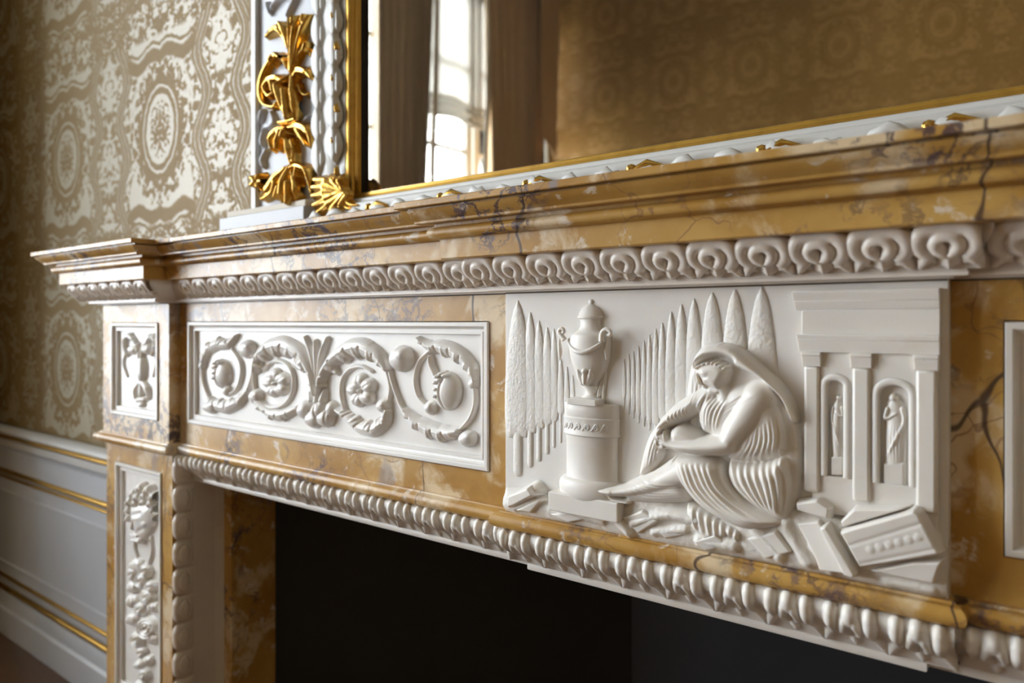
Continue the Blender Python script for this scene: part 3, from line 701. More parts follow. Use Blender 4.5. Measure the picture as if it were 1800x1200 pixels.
# urn on its pedestal -------------------------------------------------------
R4 = ((880, 480), 2.5)
def pz(v): return 480+v/2.5
def lathe_px(name, cx, prof, hc, sy, parent, mat=WHITE, n=40, smooth=40):
    """prof in the 2.5x tracing: (half width, y); axis at traced x cx, body standing out hc"""
    xc, _ = T(880+cx/2.5, 700, hc)
    kx = abs(T(880+cx/2.5+10, 700, hc)[0]-T(880+cx/2.5-10, 700, hc)[0])/20/2.5
    pr_ = [(r*kx, T(880+cx/2.5, pz(y), hc)[1]) for r, y in prof]
    return MB().lathe((xc, YT, 0), pr_, n, sy).build(name, mat, parent, smooth), xc, kx
ped, pxc, pk = lathe_px('pedestal', 367, [(0, 574), (116, 574), (118, 578), (118, 632), (116, 634), (121, 637), (121, 645), (119, 648), (119, 702), (121, 706), (121, 714), (112, 718), (110, 722), (109, 900), (112, 908), (126, 912), (136, 924), (141, 940), (141, 962), (136, 985), (126, 996)], .016, .55, tab)
x0, z0 = T(880+207/2.5, 480+955/2.5, .02); x1, _ = T(880+512/2.5, 480+955/2.5, .02); _, z1 = T(880+360/2.5, 480+1062/2.5, .02)
MB().box(x0, x1, YT-.0195, YT+.002, z1-.002, T(1024, 480+985/2.5, .02)[1]).build('plinth', WHITE, ped, None, .0012)
# running scroll on the pedestal band
for k in range(6):
    hs = []
    for t_ in np.linspace(0, 1, 26):
        if t_ < .35: u_, v_ = -1+t_/.35*1.2, .75*math.cos(t_/.35*math.pi)*-1
        else:
            an = (t_-.35)/.65*2*math.pi*1.25; rad = .75*(1-.7*(t_-.35)/.65); u_, v_ = .2+rad*math.sin(an)*.8, rad*math.cos(an)
        a = -.86+k*.32+.145*u_; zc = T(1024, pz(675-19*v_), .016)[1]
        hs.append((pxc+119.5*pk*math.sin(a), YT-119.6*pk*.55*math.cos(a), zc))
    MB().tube(hs, .0007, 6).build('running_scroll', WHITE, ped, 180)
urn, uxc, uk = lathe_px('urn', 362, [(0, 113), (6, 114), (11, 121), (10, 128), (8, 134), (22, 142), (38, 155), (47, 170), (51, 184), (56, 189), (55, 196), (45, 203), (43, 214), (45, 232), (52, 250), (68, 262), (80, 268), (86, 276), (90, 300), (91, 325), (87, 360), (80, 395), (68, 430), (52, 465), (38, 484), (36, 490), (40, 497), (36, 506), (26, 516), (22, 530), (27, 542), (40, 550), (42, 554)], .016, .70, tab)
x0, _ = T(880+300/2.5, 700, .016); x1, _ = T(880+424/2.5, 700, .016)
MB().box(x0, x1, YT-.020, YT, T(1024, pz(580), .018)[1], T(1024, pz(552), .018)[1]).build('urn_foot', WHITE, urn, None, .0006)
for sg, hx in ((-1, 262), (1, 464)):
    def U(pts, h=.012): return [(T(880+a/2.5, pz(b_), h)[0], YT-h, T(880+a/2.5, pz(b_), h)[1]) for a, b_ in pts]
    c = hx; arm = [(362+sg*82, 292), (c-sg*8, 278), (c+sg*4, 262), (c, 247), (c-sg*12+2*sg, 244), (c-sg*18, 254), (c-sg*10, 264)] if sg < 0 else [(362+82, 300), (444, 276), (450, 256), (466, 247), (482, 256), (482, 270), (470, 272)]
    Q = [Vector(p_) for p_ in spl(U(arm), 5)]
    MB().tube(Q, list(np.linspace(.0032, .0018, len(Q))), 10).build('urn_handle', WHITE, urn, 180)
    MB().tube(U([(c+sg*2, 280), (c+sg*3, 310), (c+sg*0, 345), (c+sg*2, 380)], .008), [.0012, .0022, .0028, .0012], 8).build('urn_drop', WHITE, urn, 180)
fest = [(uxc+(-88+176*v)*uk, YT-math.sqrt(max(0, (90*uk)**2-((-88+176*v)*uk*.98)**2))*.70-.0004, T(1024, pz(292+62*math.sin(math.pi*v)**.8-(12*v)), .018)[1]) for v in np.linspace(0, 1, 21)]
MB().tube(fest, [.0014+.0014*math.sin(math.pi*v) for v in np.linspace(0, 1, 21)], 8).build('festoon', WHITE, urn, 180)
lf = HF(YT-.0105, *R4, .0005, (uxc-.03, Z0-.12, uxc+.03, Z0+.0))
for dx, r, h in ((0, 15, .0052), (-28, 13, .0036), (28, 13, .0036)):
    lf.tube([(366+dx*.4, 485), (366+dx*.8, 455), (366+dx, 425)], [r*.7, r*1.2, r*.5], h)
lf.blob((366, 432), 15, 17, .0062)
lf.build('urn_leaf', WHITE, urn, 1)
rb = HF(YT, *R4, .0005, (uxc-.05, Z0-.15, uxc+.06, Z0+0))
for pth in ([(462, 380), (455, 470), (448, 570)], [(445, 460), (430, 520), (425, 570)]): rb.tube(pth, [6, 7, 5], .003)
rb.build('ribbon', WHITE, urn, 1)

# cypress walks ---------------------------------------------------------------
rng = np.random.default_rng(5)
def cypress(tip, foot, base, hw, h, trunk=None):
    """tip and foot y of the crown on axis x, half width hw, trunk down to base; full-image pixels"""
    hw *= 1.22; cx_, ty = tip; pts = [(cx_, ty), (cx_+hw*.42, ty+(foot-ty)*.11), (cx_+hw*.75, ty+(foot-ty)*.33), (cx_+hw, ty+(foot-ty)*.68), (cx_+hw*.85, foot-4), (cx_, foot), (cx_-hw*.85, foot-4), (cx_-hw, ty+(foot-ty)*.68), (cx_-hw*.75, ty+(foot-ty)*.33), (cx_-hw*.42, ty+(foot-ty)*.11)]
    xa, za = T(cx_-hw-4, base+6, 0); xb, zb_ = T(cx_+hw+4, ty-5, 0)
    f = HF(YT, (0, 0), 1.0, .0007 if hw > 8 else .0006, (min(xa, xb)-.003, min(za, T(cx_+hw, base+6, 0)[1])-.002, max(xa, xb)+.003, max(zb_, T(cx_-hw, ty-5, 0)[1])+.002))
    h *= .50; f.poly(pts, h, hw*1.0, smooth=True)
    R = rng.random(f.H.shape)-.5
    for _ in range(2): R = (R+np.roll(R, 1, 0)+np.roll(R, 1, 1)+np.roll(R, -1, 0))/2.4
    f.H = np.where(f.H > .0006, f.H+R*min(.0004, h*.12), f.H)
    if base > foot+4: f.tube([(cx_, foot-6), (cx_, base)], hw*.42, h*.8, smooth=False)
    o = f.build('cypress', WHITE_ROUGH, tab, 1); return o
for a in ((909, 526, 767, 828, 19, .0060), (931, 545, 760, 816, 12, .0045), (946.5, 560, 752, 806, 10.5, .0038), (961, 571, 745, 794, 9.5, .0032), (973, 572, 740, 784, 7, .0026), (985, 625, 728, 776, 5.5, .0022), (996, 640, 722, 770, 4.5, .0018), (1006, 655, 716, 764, 4, .0015)):
    cypress((a[0], a[1]), a[2], a[3], a[4], a[5])
for a in ((1097, 625, 700, 722, 3.5, .0014), (1105, 612, 716, 728, 3.8, .0015), (1113, 610, 724, 734, 4.2, .0017), (1122, 600, 730, 742, 4.6, .0018), (1131.5, 592, 736, 748, 5.2, .0021), (1141, 582, 742, 754, 5.6, .0024), (1152, 572, 745, 758, 6.5, .0027), (1163.5, 562, 735, 765, 7.5, .0030), (1179, 543, 735, 765, 10, .0036), (1197, 530, 730, 760, 11.5, .0040), (1219, 521, 735, 760, 14.5, .0046), (1251, 511, 720, 740, 19, .0052), (1291, 505, 720, 740, 20, .0056), (1338, 500, 760, 780, 24, .0058)):
    cypress((a[0], a[1]), a[2], a[3], a[4], a[5])

# the seated woman -----------------------------------------------------------
R5 = ((1060, 580), 3.1575)
bb = (T(1040, 800, .01)[0]-.004, T(1300, 975, 0)[1]-.004, T(1422, 700, 0)[0]+.006, T(1260, 590, 0)[1]+.006)
f = HF(YT, *R5, .00065, bb)
f.poly([(640,72),(560,85),(505,140),(478,215),(466,310),(470,430),(600,480),(700,700),(700,900),(830,1000),(1000,1066),(1072,960),(1095,820),(1098,650),(1072,490),(1010,350),(910,238),(810,145),(720,88)], .009, 60)
f.poly([(310,505),(355,488),(345,560),(325,640),(335,690),(270,780),(200,808),(215,700),(250,590)], .0085, 40)          # cloth over the knee
f.poly([(492,180),(466,300),(462,420),(480,445),(525,370),(552,312),(520,225)], .0085, 35)                                  # veil before the neck
f.poly([(560,335),(640,350),(740,300),(860,300),(950,380),(1008,500),(1028,640),(1010,692),(900,728),(800,732),(690,718),(620,600),(540,560),(520,440)], .0195, 95)   # trunk
f.poly([(690,716),(800,728),(900,724),(1008,690),(1040,790),(1052,910),(1030,1010),(1000,1064),(900,1025),(800,965),(720,890),(680,800)], .0205, 100)          # hips
f.poly([(388,705),(470,690),(560,700),(650,742),(705,860),(800,955),(1000,1066),(930,1104),(800,1116),(700,1086),(600,1032),(520,972),(450,890),(402,795)], .0235, 80)   # thigh cloth
f.poly([(392,700),(270,780),(120,845),(95,880),(110,925),(170,962),(330,966),(480,948),(470,880)], .0150, 70)              # shin under the dress
f.tube([(430,800),(300,850),(180,885),(90,897),(30,895)], [85,62,44,36,32], [.019,.0185,.0185,.0195,.0205])
f.tube([(50,898),(5,893),(-16,888)], [31,25,17], [.0210,.0205,.0195])
for k in range(3): f.tube([(-14,880+9*k),(-24,880+9*k)], 6, .0205-.001*k)
f.tube([(30,905),(60,940),(140,958)], [16,16,12], .016)
f.poly([(462,958),(520,972),(640,1048),(742,1098),(772,1130),(752,1186),(700,1150),(660,1166),(612,1170),(572,1196),(540,1150),(482,1090),(460,1020)], .0125, 40)      # cloth hanging below
f.poly([(362,590),(372,548),(418,522),(480,540),(545,590),(540,640),(400,650)], .0215, 62)                                   # knee
f.tube([(600,350),(500,410),(420,455),(345,508)], [62,60,54,40], [.0160,.0175,.0185,.0180])                                 # far arm
f.tube([(350,505),(318,540),(310,580)], [34,30,26], [.0185,.0185,.018])
f.tube([(845,385),(790,480),(735,560),(690,630)], [108,112,98,72], [.0235,.0265,.0275,.0265])                              # near upper arm
f.tube([(700,632),(620,645),(520,648),(430,645),(375,632)], [66,62,54,46,38], [.0270,.0275,.0275,.0265,.0250])              # forearm
f.tube([(378,632),(350,618),(330,595)], [38,38,30], [.0250,.0245,.0235])                                                  # hand
for k, (a, b_, c, d) in enumerate((((345,618),(322,600),(312,572),(322,548)),((345,630),(316,616),(304,590),(308,562)),((350,642),(318,636),(302,612),(300,586)),((356,652),(326,652),(310,634),(304,612)))):
    f.tube([a, b_, c, d], [12,11.5,10.5,8], [.0245,.0245,.0230,.0205])
f.tube([(362,612),(350,585),(338,560)], [12,10,8], [.0245,.0235,.0215])
f.tube([(655,335),(680,380),(700,430)], [52,58,60], [.0165,.0180,.0185])                                                    # neck
f.poly([(512,205),(560,170),(650,165),(712,215),(700,280),(668,332),(646,350),(612,340),(580,322),(556,312),(545,304),(540,285),(524,255)], .0215, 62)   # face
f.tube([(524,240),(534,272),(541,297)], [13,14,13], [.0175,.0190,.0195]); f.tube([(556,312),(572,316)], [10,9], .0185); f.tube([(600,334),(640,344)], [16,18], .0185)
f.poly([(640,70),(560,84),(506,140),(478,212),(500,205),(560,172),(650,152),(712,168),(735,205),(830,252),(905,305),(985,392),(1040,510),(1070,500),(1008,352),(910,238),(810,145),(720,86)], .0225, 48)   # veil over the head
for c in ((522,206),(540,196),(562,187),(586,181),(611,179),(636,183),(660,192),(682,206)): f.tube([(c[0]-5,c[1]+5),(c[0]+5,c[1]-3)], 11, .0216)
f.ridge([(505,150),(560,118),(640,105),(710,120),(780,165)], 9, -.0010); f.ridge([(690,150),(760,190),(860,240),(950,320),(1030,450)], 12, .0018); f.ridge([(730,125),(820,185),(920,270),(1010,390)], 9, -.0012)
f.ridge([(560,250),(580,262),(600,258)], 7, -.0016); f.ridge([(545,308),(562,312),(580,312)], 5, -.0016); f.ridge([(530,232),(570,238),(600,232)], 7, .0009); f.ridge([(560,326),(580,326)], 4, -.001)
# folds of bodice, sleeves, skirt and hanging cloth
f.folds([(705,742),(735,850),(800,930),(870,990)], [(1008,705),(1042,820),(1036,930),(1012,1040)], 8, 9, .0021)
f.folds([(405,735),(460,880),(570,990),(720,1085),(820,1110)], [(648,742),(704,862),(800,962),(900,1020),(992,1064)], 8, 8, .0021)
f.folds([(815,590),(780,660),(715,716)], [(985,470),(1012,590),(1000,695)], 8, 8, .0019)
f.folds([(715,395),(670,470),(650,560)], [(562,350),(526,430),(526,545)], 7, 6.5, .0016)
f.folds([(505,385),(482,430),(492,505)], [(375,465),(362,490),(372,512)], 6, 5.5, .0012, 1)
f.folds([(225,818),(330,850),(440,850)], [(112,898),(220,948),(465,948)], 7, 6, .0012)
f.folds([(322,515),(252,630),(210,798)], [(345,530),(325,640),(325,700)], 5, 7, .0017)
f.folds([(475,965),(476,1040),(500,1110)], [(748,1102),(756,1130),(748,1180)], 7, 8, .0022)
f.folds([(1000,420),(1052,560),(1064,720),(1046,900)], [(1040,440),(1085,600),(1090,800),(1060,960)], 2, 9, .0015)
f.folds([(480,235),(476,340),(474,430)], [(532,240),(530,320),(512,390)], 4, 5, .0011)
f.folds([(700,385),(770,335),(840,318)], [(690,470),(770,420),(880,350)], 4, 6, .0007)
for pth, wd, a in (([(690,722),(800,735),(900,731),(1010,697)], 7, -.0028), ([(690,712),(800,722),(900,718),(1008,685)], 7, .0012), ([(640,585),(700,545),(760,525)], 4, -.0005), ([(620,600),(660,565)], 4, -.0005)): f.ridge(pth, wd, a)
fig = f.build('seated_woman', WHITE, tab, 2); tag(fig, 'mourning woman in veil and draped dress, hands clasped round her knee')

# rocky ground and fallen blocks ----------------------------------------------
R1 = ((0, 0), 1.0)
g_ = HF(YT, *R1, .0009, (.0006, Z0-.2197, W-.0006, Z0-.135))
g_.poly([(886,858),(935,862),(975,880),(1085,885),(1130,868),(1250,905),(1330,915),(1400,895),(1470,910),(1640,960),(1666,985),(1666,1052),(1500,1022),(1300,982),(1100,945),(1000,922),(888,899)], .0085, 26)
for pth, r, h in (([(900,885),(940,862)], 14, .013), ([(905,893),(945,880)], 8, .012), ([(1000,900),(1060,915)], 12, .012), ([(1080,905),(1105,935)], 13, .013), ([(1110,920),(1170,905),(1225,915)], 13, .014), ([(1150,935),(1205,930)], 12, .012), ([(1230,950),(1290,960)], 15, .013), ([(1330,930),(1370,975)], 18, .013), ([(1380,925),(1420,985)], 18, .014), ([(1430,960),(1460,1000)], 14, .012), ([(1560,1020),(1640,1035)], 14, .010)):
    g_.tube(pth, r, h)
for pth, wd, a in (([(1090,890),(1110,925),(1125,945)], 7, -.003), ([(1180,925),(1150,945)], 6, -.002), ([(1400,930),(1425,985)], 4, -.003), ([(1300,945),(1310,975)], 6, -.003), ([(1215,930),(1225,960)], 6, -.002), ([(960,900),(1000,915)], 5, -.002), ([(1045,905),(1060,925)], 5, -.002)):
    g_.ridge(pth, wd, a, href=.006)
R = rng.random(g_.H.shape)-.5
for _ in range(3): R = (R+np.roll(R, 1, 0)+np.roll(R, 1, 1))/2
g_.H = np.where(g_.H > .001, g_.H+R*.0006, g_.H)
g_.build('rocky_ground', WHITE_ROUGH, tab, 3)
def block(name, poly, h, b, tilt, href=None, extra=None):
    p_ = np.array(poly, float); xs, zs = un(p_[:, 0], p_[:, 1], YT-h)
    k_ = HF(YT, *R1, .0007, (max(.0006, xs.min()-.004), max(Z0-.2197, zs.min()-.004), min(W-.0006, xs.max()+.004), zs.max()+.004))
    k_.poly(poly, h, b, tilt=tilt, smooth=False, href=href or h*.8, pw=1.0)
    if extra: extra(k_)
    return k_.build(name, WHITE, tab, 1)
block('rock', [(890,868),(932,850),(948,872),(905,893),(888,897)], .017, 7, (.10, .05))
block('rock', [(905,893),(948,872),(958,880),(935,905),(900,899)], .013, 6, (-.05, .10))
for pl_, h_, tl_ in (([(1088,908),(1130,892),(1168,915),(1122,942)], .0125, (.05, .12)), ([(1212,948),(1258,934),(1292,962),(1240,972)], .0125, (-.05, .12)), ([(1306,944),(1366,928),(1400,972),(1346,986)], .0125, (.08, .10)), ([(955,902),(1000,894),(1044,914),(1000,922)], .0115, (.04, .10)), ([(1150,930),(1196,922),(1208,944),(1170,950)], .0110, (-.08, .08))): block('rock', pl_, h_, 6, tl_)
block('fallen_block', [(1397,880),(1438,874),(1464,892),(1459,915),(1420,905),(1398,898)], .015, 5, (.06, .10))
block('fallen_block', [(1395,918),(1440,912),(1500,995),(1508,1012),(1440,1005),(1428,975)], .0145, 5, (.10, -.05))
block('fallen_slab', [(1437,926),(1454,918),(1510,1010),(1502,1019),(1482,1012)], .0205, 5, (.04, .0))
def frz(k_):
    for a, b_ in (((1490,960),(1640,912)), ((1500,995),(1652,962))): k_.ridge([a, b_], 4, -.0022, href=.020)
    for i in range(6): k_.tube([(1530+17*i, 966-4.6*i)], 7, .0007, add=True, href=.020)
block('fallen_entablature', [(1472,932),(1492,925),(1608,890),(1622,898),(1652,962),(1660,976),(1520,1000),(1508,1000)], .0215, 6, (.02, .14), None, frz)
block('fallen_slab', [(1474,915),(1500,890),(1600,888),(1604,893),(1480,930)], .0175, 5, (.02, .16))
block('fallen_block', [(1512,1003),(1606,982),(1664,980),(1645,1030),(1600,1022)], .0150, 6, (.04, .18))

# temple with statues in niches -------------------------------------------------
HT = .0105
def zrow(y_left): return T(1390, y_left, HT)[1]
def xcol(px, h=HT): return T(px, 650, h)[0]
wall_z0 = T(1460, 868, HT)[1]-.018; zwt = zrow(618); YFW = YT-.0050
def niche_geo(x0, x1, ytop, ybot):
    xa, xb = xcol(x0, .006), xcol(x1, .006); za, zb_ = T((x0+x1)/2, ytop, .006)[1], T((x0+x1)/2, ybot, .006)[1]
    r = (xb-xa)/2; xm = (xa+xb)/2; zs = za-r
    return xa, xb, xm, r, zs, zb_, [(xm-r*math.cos(v), zs+r*math.sin(v)) for v in np.linspace(0, math.pi, 17)]
bays = [(1424, 1512, niche_geo(1453, 1483, 668, 838)), (1512, 1646, niche_geo(1545, 1598, 676, 852))]
tw = MB()
for xl_, xr2, (xa, xb, xm, r, zs, zb_, arc) in bays:
    xl_, xr2 = xcol(xl_), xcol(xr2); Yf = YFW
    q = lambda L: tw.cap([(x, Yf, z) for x, z in L])
    q([(xl_, wall_z0), (xr2, wall_z0), (xr2, zb_), (xl_, zb_)]); q([(xl_, zb_), (xa, zb_), (xa, zs), (xl_, zs)]); q([(xb, zb_), (xr2, zb_), (xr2, zs), (xb, zs)])
    for i in range(16):
        t0, t1 = i/16, (i+1)/16; p0, p1 = arc[i], arc[i+1]
        e0 = (xl_+(xr2-xl_)*t0, zwt); e1 = (xl_+(xr2-xl_)*t1, zwt)
        q([p0, p1, e1, e0])
    q([(xl_, zs), arc[0], (xl_, zwt)]); q([arc[-1], (xr2, zs), (xr2, zwt)])
    rim = [(xa, zb_)]+arc+[(xb, zb_)]
    tw.grid([[(x, Yf, z) for x, z in rim], [(x, YT+.001, z) for x, z in rim]], True)
xe_ = xcol(1646); tw.cap([(xe_, YFW, wall_z0), (xe_, YT, wall_z0), (xe_, YT, zwt), (xe_, YFW, zwt)])
temple = tw.build('temple', WHITE, tab)
tag(temple, 'ruined temple front with three pilasters and two niches')
xr_ = xcol(1650)
def ent(name, prof, xl, xr):
    pr2 = [(p_*.72, z-Z0) for p_, z in prof]; rows = sweep([(xl, YT+.002), (xl, YT), (xr, YT)], pr2, .5)
    return MB().grid(rows).cap(rows[-1]).build(name, WHITE, temple, 40, .0006)
HK = .72; zt = [zrow(v) for v in (512, 517, 523, 530, 536, 541, 545, 587, 590, 596, 604, 610, 615, 618)]
ent('temple_cornice', [(-.001, zt[0]), (.0150, zt[0]), (.0150, zt[1]), (.0138, zt[2]), (.0130, zt[3]), (.0118, zt[3]-.0004), (.0116, zt[4]), (.0104, zt[5]), (.0100, zt[6]), (-.001, zt[6])], xcol(1402, .012), xr_)
ent('temple_frieze', [(-.001, zt[6]), (.0095, zt[6]), (.0095, zt[7]), (-.001, zt[7])], xcol(1414, .010), xr_)
ent('temple_architrave', [(-.001, zt[7]), (.0135, zt[7]), (.0135, zt[8]), (.0128, zt[9]), (.0116, zt[9]-.0004), (.0114, zt[10]), (.0106, zt[11]), (.0104, zt[12]), (.0100, zt[13]), (-.001, zt[13])], xcol(1408, .012), xr_)
for (a, b_, yb) in ((1407, 1442, 866), (1492, 1532, 884), (1604, 1650, 905)):
    xa, xb = xcol(a), xcol(b_); zb_ = T((a+b_)/2, yb, HT)[1]
    cp = MB().box(xa+.0016, xb-.0016, YT-.0078, YT+.001, zb_, zt[13]-.012).build('column_shaft', WHITE, temple, 40, .0026)
    zc = zt[13]
    MB().grid(sweep([(xa+.002, YT+.002), (xa+.002, YT), (xb-.002, YT), (xb-.002, YT+.002)], [(0, zc-Z0), (.0098, zc-Z0), (.0098, zc-.003-Z0), (.0092, zc-.0034-Z0), (.0085, zc-.0075-Z0), (.0080, zc-.0095-Z0), (.0079, zc-.0125-Z0), (0, zc-.0125-Z0)], .18)).build('column_capital', WHITE, cp, 40, .0005)
for xl_, xr2, (xa, xb, xm, r, zs, zb_, arc) in bays:
    big = r > .012; full = [(xa, zb_-.0), (xa, (zs+zb_)/2)]+arc+[(xb, (zs+zb_)/2), (xb, zb_)]
    wdt = .0046 if big else .0032
    MB().tube([(xm+(x-xm)*(1+wdt*.8/r), YFW, z+(wdt*.8 if z > zs else 0)) for x, z in full], wdt, 8, .45).build('niche_arch', WHITE, temple, 180)
R6 = ((1360, 480), 2.0)
def statue(cx_, yh, yf, wd, mirrored):
    xa, za = T(1360+(cx_-wd*1.6)/2, 480+(yf+60)/2, .004); xb, zb_ = T(1360+(cx_+wd*1.6)/2, 480+(yh-20)/2, .004)
    k_ = HF(YT, *R6, .0005, (xa-.002, za-.006, xb+.002, zb_+.004)); s_ = -1 if mirrored else 1; H_ = yf-yh
    k_.tube([(cx_, yh+H_*.16), (cx_+s_*wd*.08, yh+H_*.35), (cx_+s_*wd*.1, yh+H_*.62), (cx_, yf)], [wd*.50, wd*.62, wd*.66, wd*.62], [.0042, .0050, .0050, .0042])
    k_.tube([(cx_-s_*wd*.1, yh+H_*.045)], wd*.30, .0050); k_.tube([(cx_, yh+H_*.09), (cx_, yh+H_*.15)], wd*.17, .0040)
    k_.tube([(cx_-s_*wd*.5, yh+H_*.2), (cx_-s_*wd*.6, yh+H_*.34), (cx_+s_*wd*.1, yh+H_*.28)], wd*.16, .0058); k_.tube([(cx_+s_*wd*.52, yh+H_*.2), (cx_+s_*wd*.66, yh+H_*.36), (cx_+s_*wd*.5, yh+H_*.5)], wd*.16, .0052)
    for i in range(5): k_.ridge([(cx_+s_*wd*(-.42+.2*i), yh+H_*.45), (cx_+s_*wd*(-.5+.22*i), yh+H_*.7), (cx_+s_*wd*(-.45+.2*i), yf-4)], wd*.07, .0011, href=.004)
    k_.ridge([(cx_+s_*wd*.5, yh+H_*.48), (cx_, yh+H_*.68), (cx_-s_*wd*.5, yh+H_*.9)], wd*.09, .0013, href=.004)
    k_.poly([(cx_-wd*.75, yf-2), (cx_+wd*.75, yf-2), (cx_+wd*.75, yf+(80 if wd > 45 else 66)), (cx_-wd*.75, yf+(80 if wd > 45 else 66))], .0042, wd*.12, smooth=False)
    return k_.build('statue', WHITE, temple, 1)
statue(224, 428, 645, 30, True); statue(424, 428, 668, 52, False)
# ------------------------------------------------------------------ carving of the frieze panels
R3 = ((320, 500), 3.1034)
def both(f, name, parents, mat=WHITE_FINE, blur=1):
    o = f.build(name, mat, parents[0], blur)
    if len(parents) > 1: f.build(name, mat, parents[1], blur, flip=CM)
    return o
def patch(x0, y0, x1, y1, Y, reg, ds=.0011, m=.012, hs=1.0):
    c = [(x0, y0), (x1, y0), (x0, y1), (x1, y1)]
    xs, zs = zip(*[un(reg[0][0]+a/reg[1], reg[0][1]+b_/reg[1], Y) for a, b_ in c])
    f = HF(Y, *reg, ds, (float(min(xs))-m, float(min(zs))-m, float(max(xs))+m, float(max(zs))+m)); f.hs = hs; return f
YS = FD; SP = [scr, scr2]
def PT3(x0, y0, x1, y1): return patch(x0, y0, x1, y1, YS, R3, .0009, hs=.62)
# central plant
f = PT3(620, 560, 840, 800)
for c, rx, ry, h in (((655, 685), 36, 52, .020), ((705, 735), 42, 50, .022), ((770, 728), 42, 52, .023), ((805, 680), 30, 46, .019), ((735, 690), 40, 55, .025)): f.blob(c, rx, ry, h)
for a in ([(700, 630), (690, 590)], [(760, 630), (770, 580)], [(730, 640), (725, 600)]): f.tube(a, [26, 12], [.018, .012])
for a in ([(690, 640), (680, 700), (690, 770)], [(735, 650), (740, 720), (745, 780)], [(775, 650), (790, 700), (790, 760)]): f.ridge(a, 7, -.005)
both(f, 'leaf_calyx', SP)
f = PT3(640, 270, 810, 640)
for a in ([(722, 620), (715, 480), (700, 380), (665, 290)], [(728, 620), (728, 480), (725, 380), (720, 310)], [(734, 620), (742, 480), (755, 380), (785, 295)]): f.tube(a, [11, 14, 18, 14], [.011, .013, .014, .012])
for a in ([(690, 300), (715, 420)], [(740, 305), (730, 430)], [(765, 310), (745, 420)]): f.ridge(a, 6, .003)
both(f, 'bud_spray', SP)
# acanthus arcs to each side
f = PT3(370, 290, 725, 620); f.acanthus([(716, 600), (695, 490), (648, 398), (575, 345), (500, 335), (432, 365), (396, 420), (388, 470)], [16, 36, 54, 62, 64, 57, 44, 25], .020, 6, 1); f.tube([(610, 425), (650, 460)], [34, 20], .013); both(f, 'acanthus_leaf', SP)
f = PT3(725, 310, 1135, 620); f.acanthus([(735, 600), (752, 505), (795, 430), (860, 372), (935, 345), (1005, 358), (1065, 400), (1105, 460)], [16, 36, 54, 64, 66, 60, 46, 25], .020, 6, -1); f.tube([(790, 440), (840, 480)], [36, 16], .013); both(f, 'acanthus_leaf', SP)
# round stems
for pth, r in (([(386, 440), (388, 540), (412, 620), (470, 668), (540, 660), (588, 610), (604, 530), (585, 455), (535, 420), (480, 425), (440, 470)], [10, 11, 12, 12, 12, 12, 13, 13, 11, 9, 7]),
               ([(1112, 470), (1132, 560), (1122, 640)], [12, 12, 10]), ([(880, 680), (862, 590), (872, 510), (915, 460), (975, 448), (1030, 475)], [12, 13, 13, 12, 11, 8]),
               ([(384, 450), (372, 520), (340, 600), (290, 650), (230, 672)], [10, 12, 16, 18, 14]), ([(268, 350), (312, 420), (318, 490), (298, 560), (262, 592), (236, 575)], [8, 10, 11, 11, 11, 12]), ([(104, 440), (112, 530), (140, 610), (186, 680)], [9, 10, 11, 12]),
               ([(1130, 480), (1155, 570), (1195, 670), (1250, 735)], [13, 14, 17, 20]), ([(1355, 355), (1290, 420), (1266, 520), (1285, 610), (1335, 665), (1352, 690)], [10, 12, 13, 13, 13, 14]), ([(1588, 540), (1594, 640), (1565, 730), (1508, 795)], [13, 14, 14, 12])):
    p_ = np.array(pth); f = PT3(p_[:, 0].min(), p_[:, 1].min(), p_[:, 0].max(), p_[:, 1].max()); f.tube(pth, r, .010); both(f, 'scroll_stem', SP)
# leaves curling along the lower edge and the outer ends
for pth, r, h, n, sd in (
  ([(345, 590), (300, 640), (235, 668), (165, 655), (128, 640)], [16, 34, 40, 36, 26], .015, 4, 1), ([(625, 670), (570, 700), (510, 712), (455, 690), (395, 630), (385, 590)], [16, 30, 34, 32, 34, 24], .015, 5, -1), ([(838, 685), (890, 722), (955, 775), (1035, 790), (1095, 745), (1112, 690)], [16, 34, 42, 44, 36, 18], .016, 5, -1), ([(1205, 690), (1260, 745), (1340, 790), (1420, 812), (1495, 800)], [18, 38, 48, 46, 20], .017, 5, 1),
                     ([(108, 420), (135, 355), (190, 325), (245, 325), (292, 275)], [18, 34, 36, 28, 8], .014, 5, -1), ([(1275, 292), (1335, 335), (1420, 345), (1505, 385), (1565, 450), (1590, 520)], [10, 32, 44, 46, 38, 18], .016, 6, 1)):
    p_ = np.array(pth); f = PT3(p_[:, 0].min()-45, p_[:, 1].min()-45, p_[:, 0].max()+45, p_[:, 1].max()+45); f.acanthus(pth, [v*1.15 for v in r], h*1.05, n, -sd); both(f, 'acanthus_leaf', SP)
# rosettes
for cx_, cy_, rx, ry in ((505, 538, 52, 62), (970, 578, 56, 72)):
    f = PT3(cx_-100, cy_-130, cx_+100, cy_+130)
    for k in range(5):
        a = math.radians(72*k+100); f.blob((cx_+rx*.75*math.cos(a), cy_-ry*.75*math.sin(a)), rx*.66, ry*.60, .0185)
        f.ridge([(cx_+rx*.25*math.cos(a), cy_-ry*.25*math.sin(a)), (cx_+rx*1.1*math.cos(a), cy_-ry*1.1*math.sin(a))], 9, -.006)
    o = both(f, 'rosette', SP)
    f = PT3(cx_-20, cy_-30, cx_+20, cy_+30); f.blob((cx_-2, cy_+2), 13, 16, .022); both(f, 'rosette_button', SP)
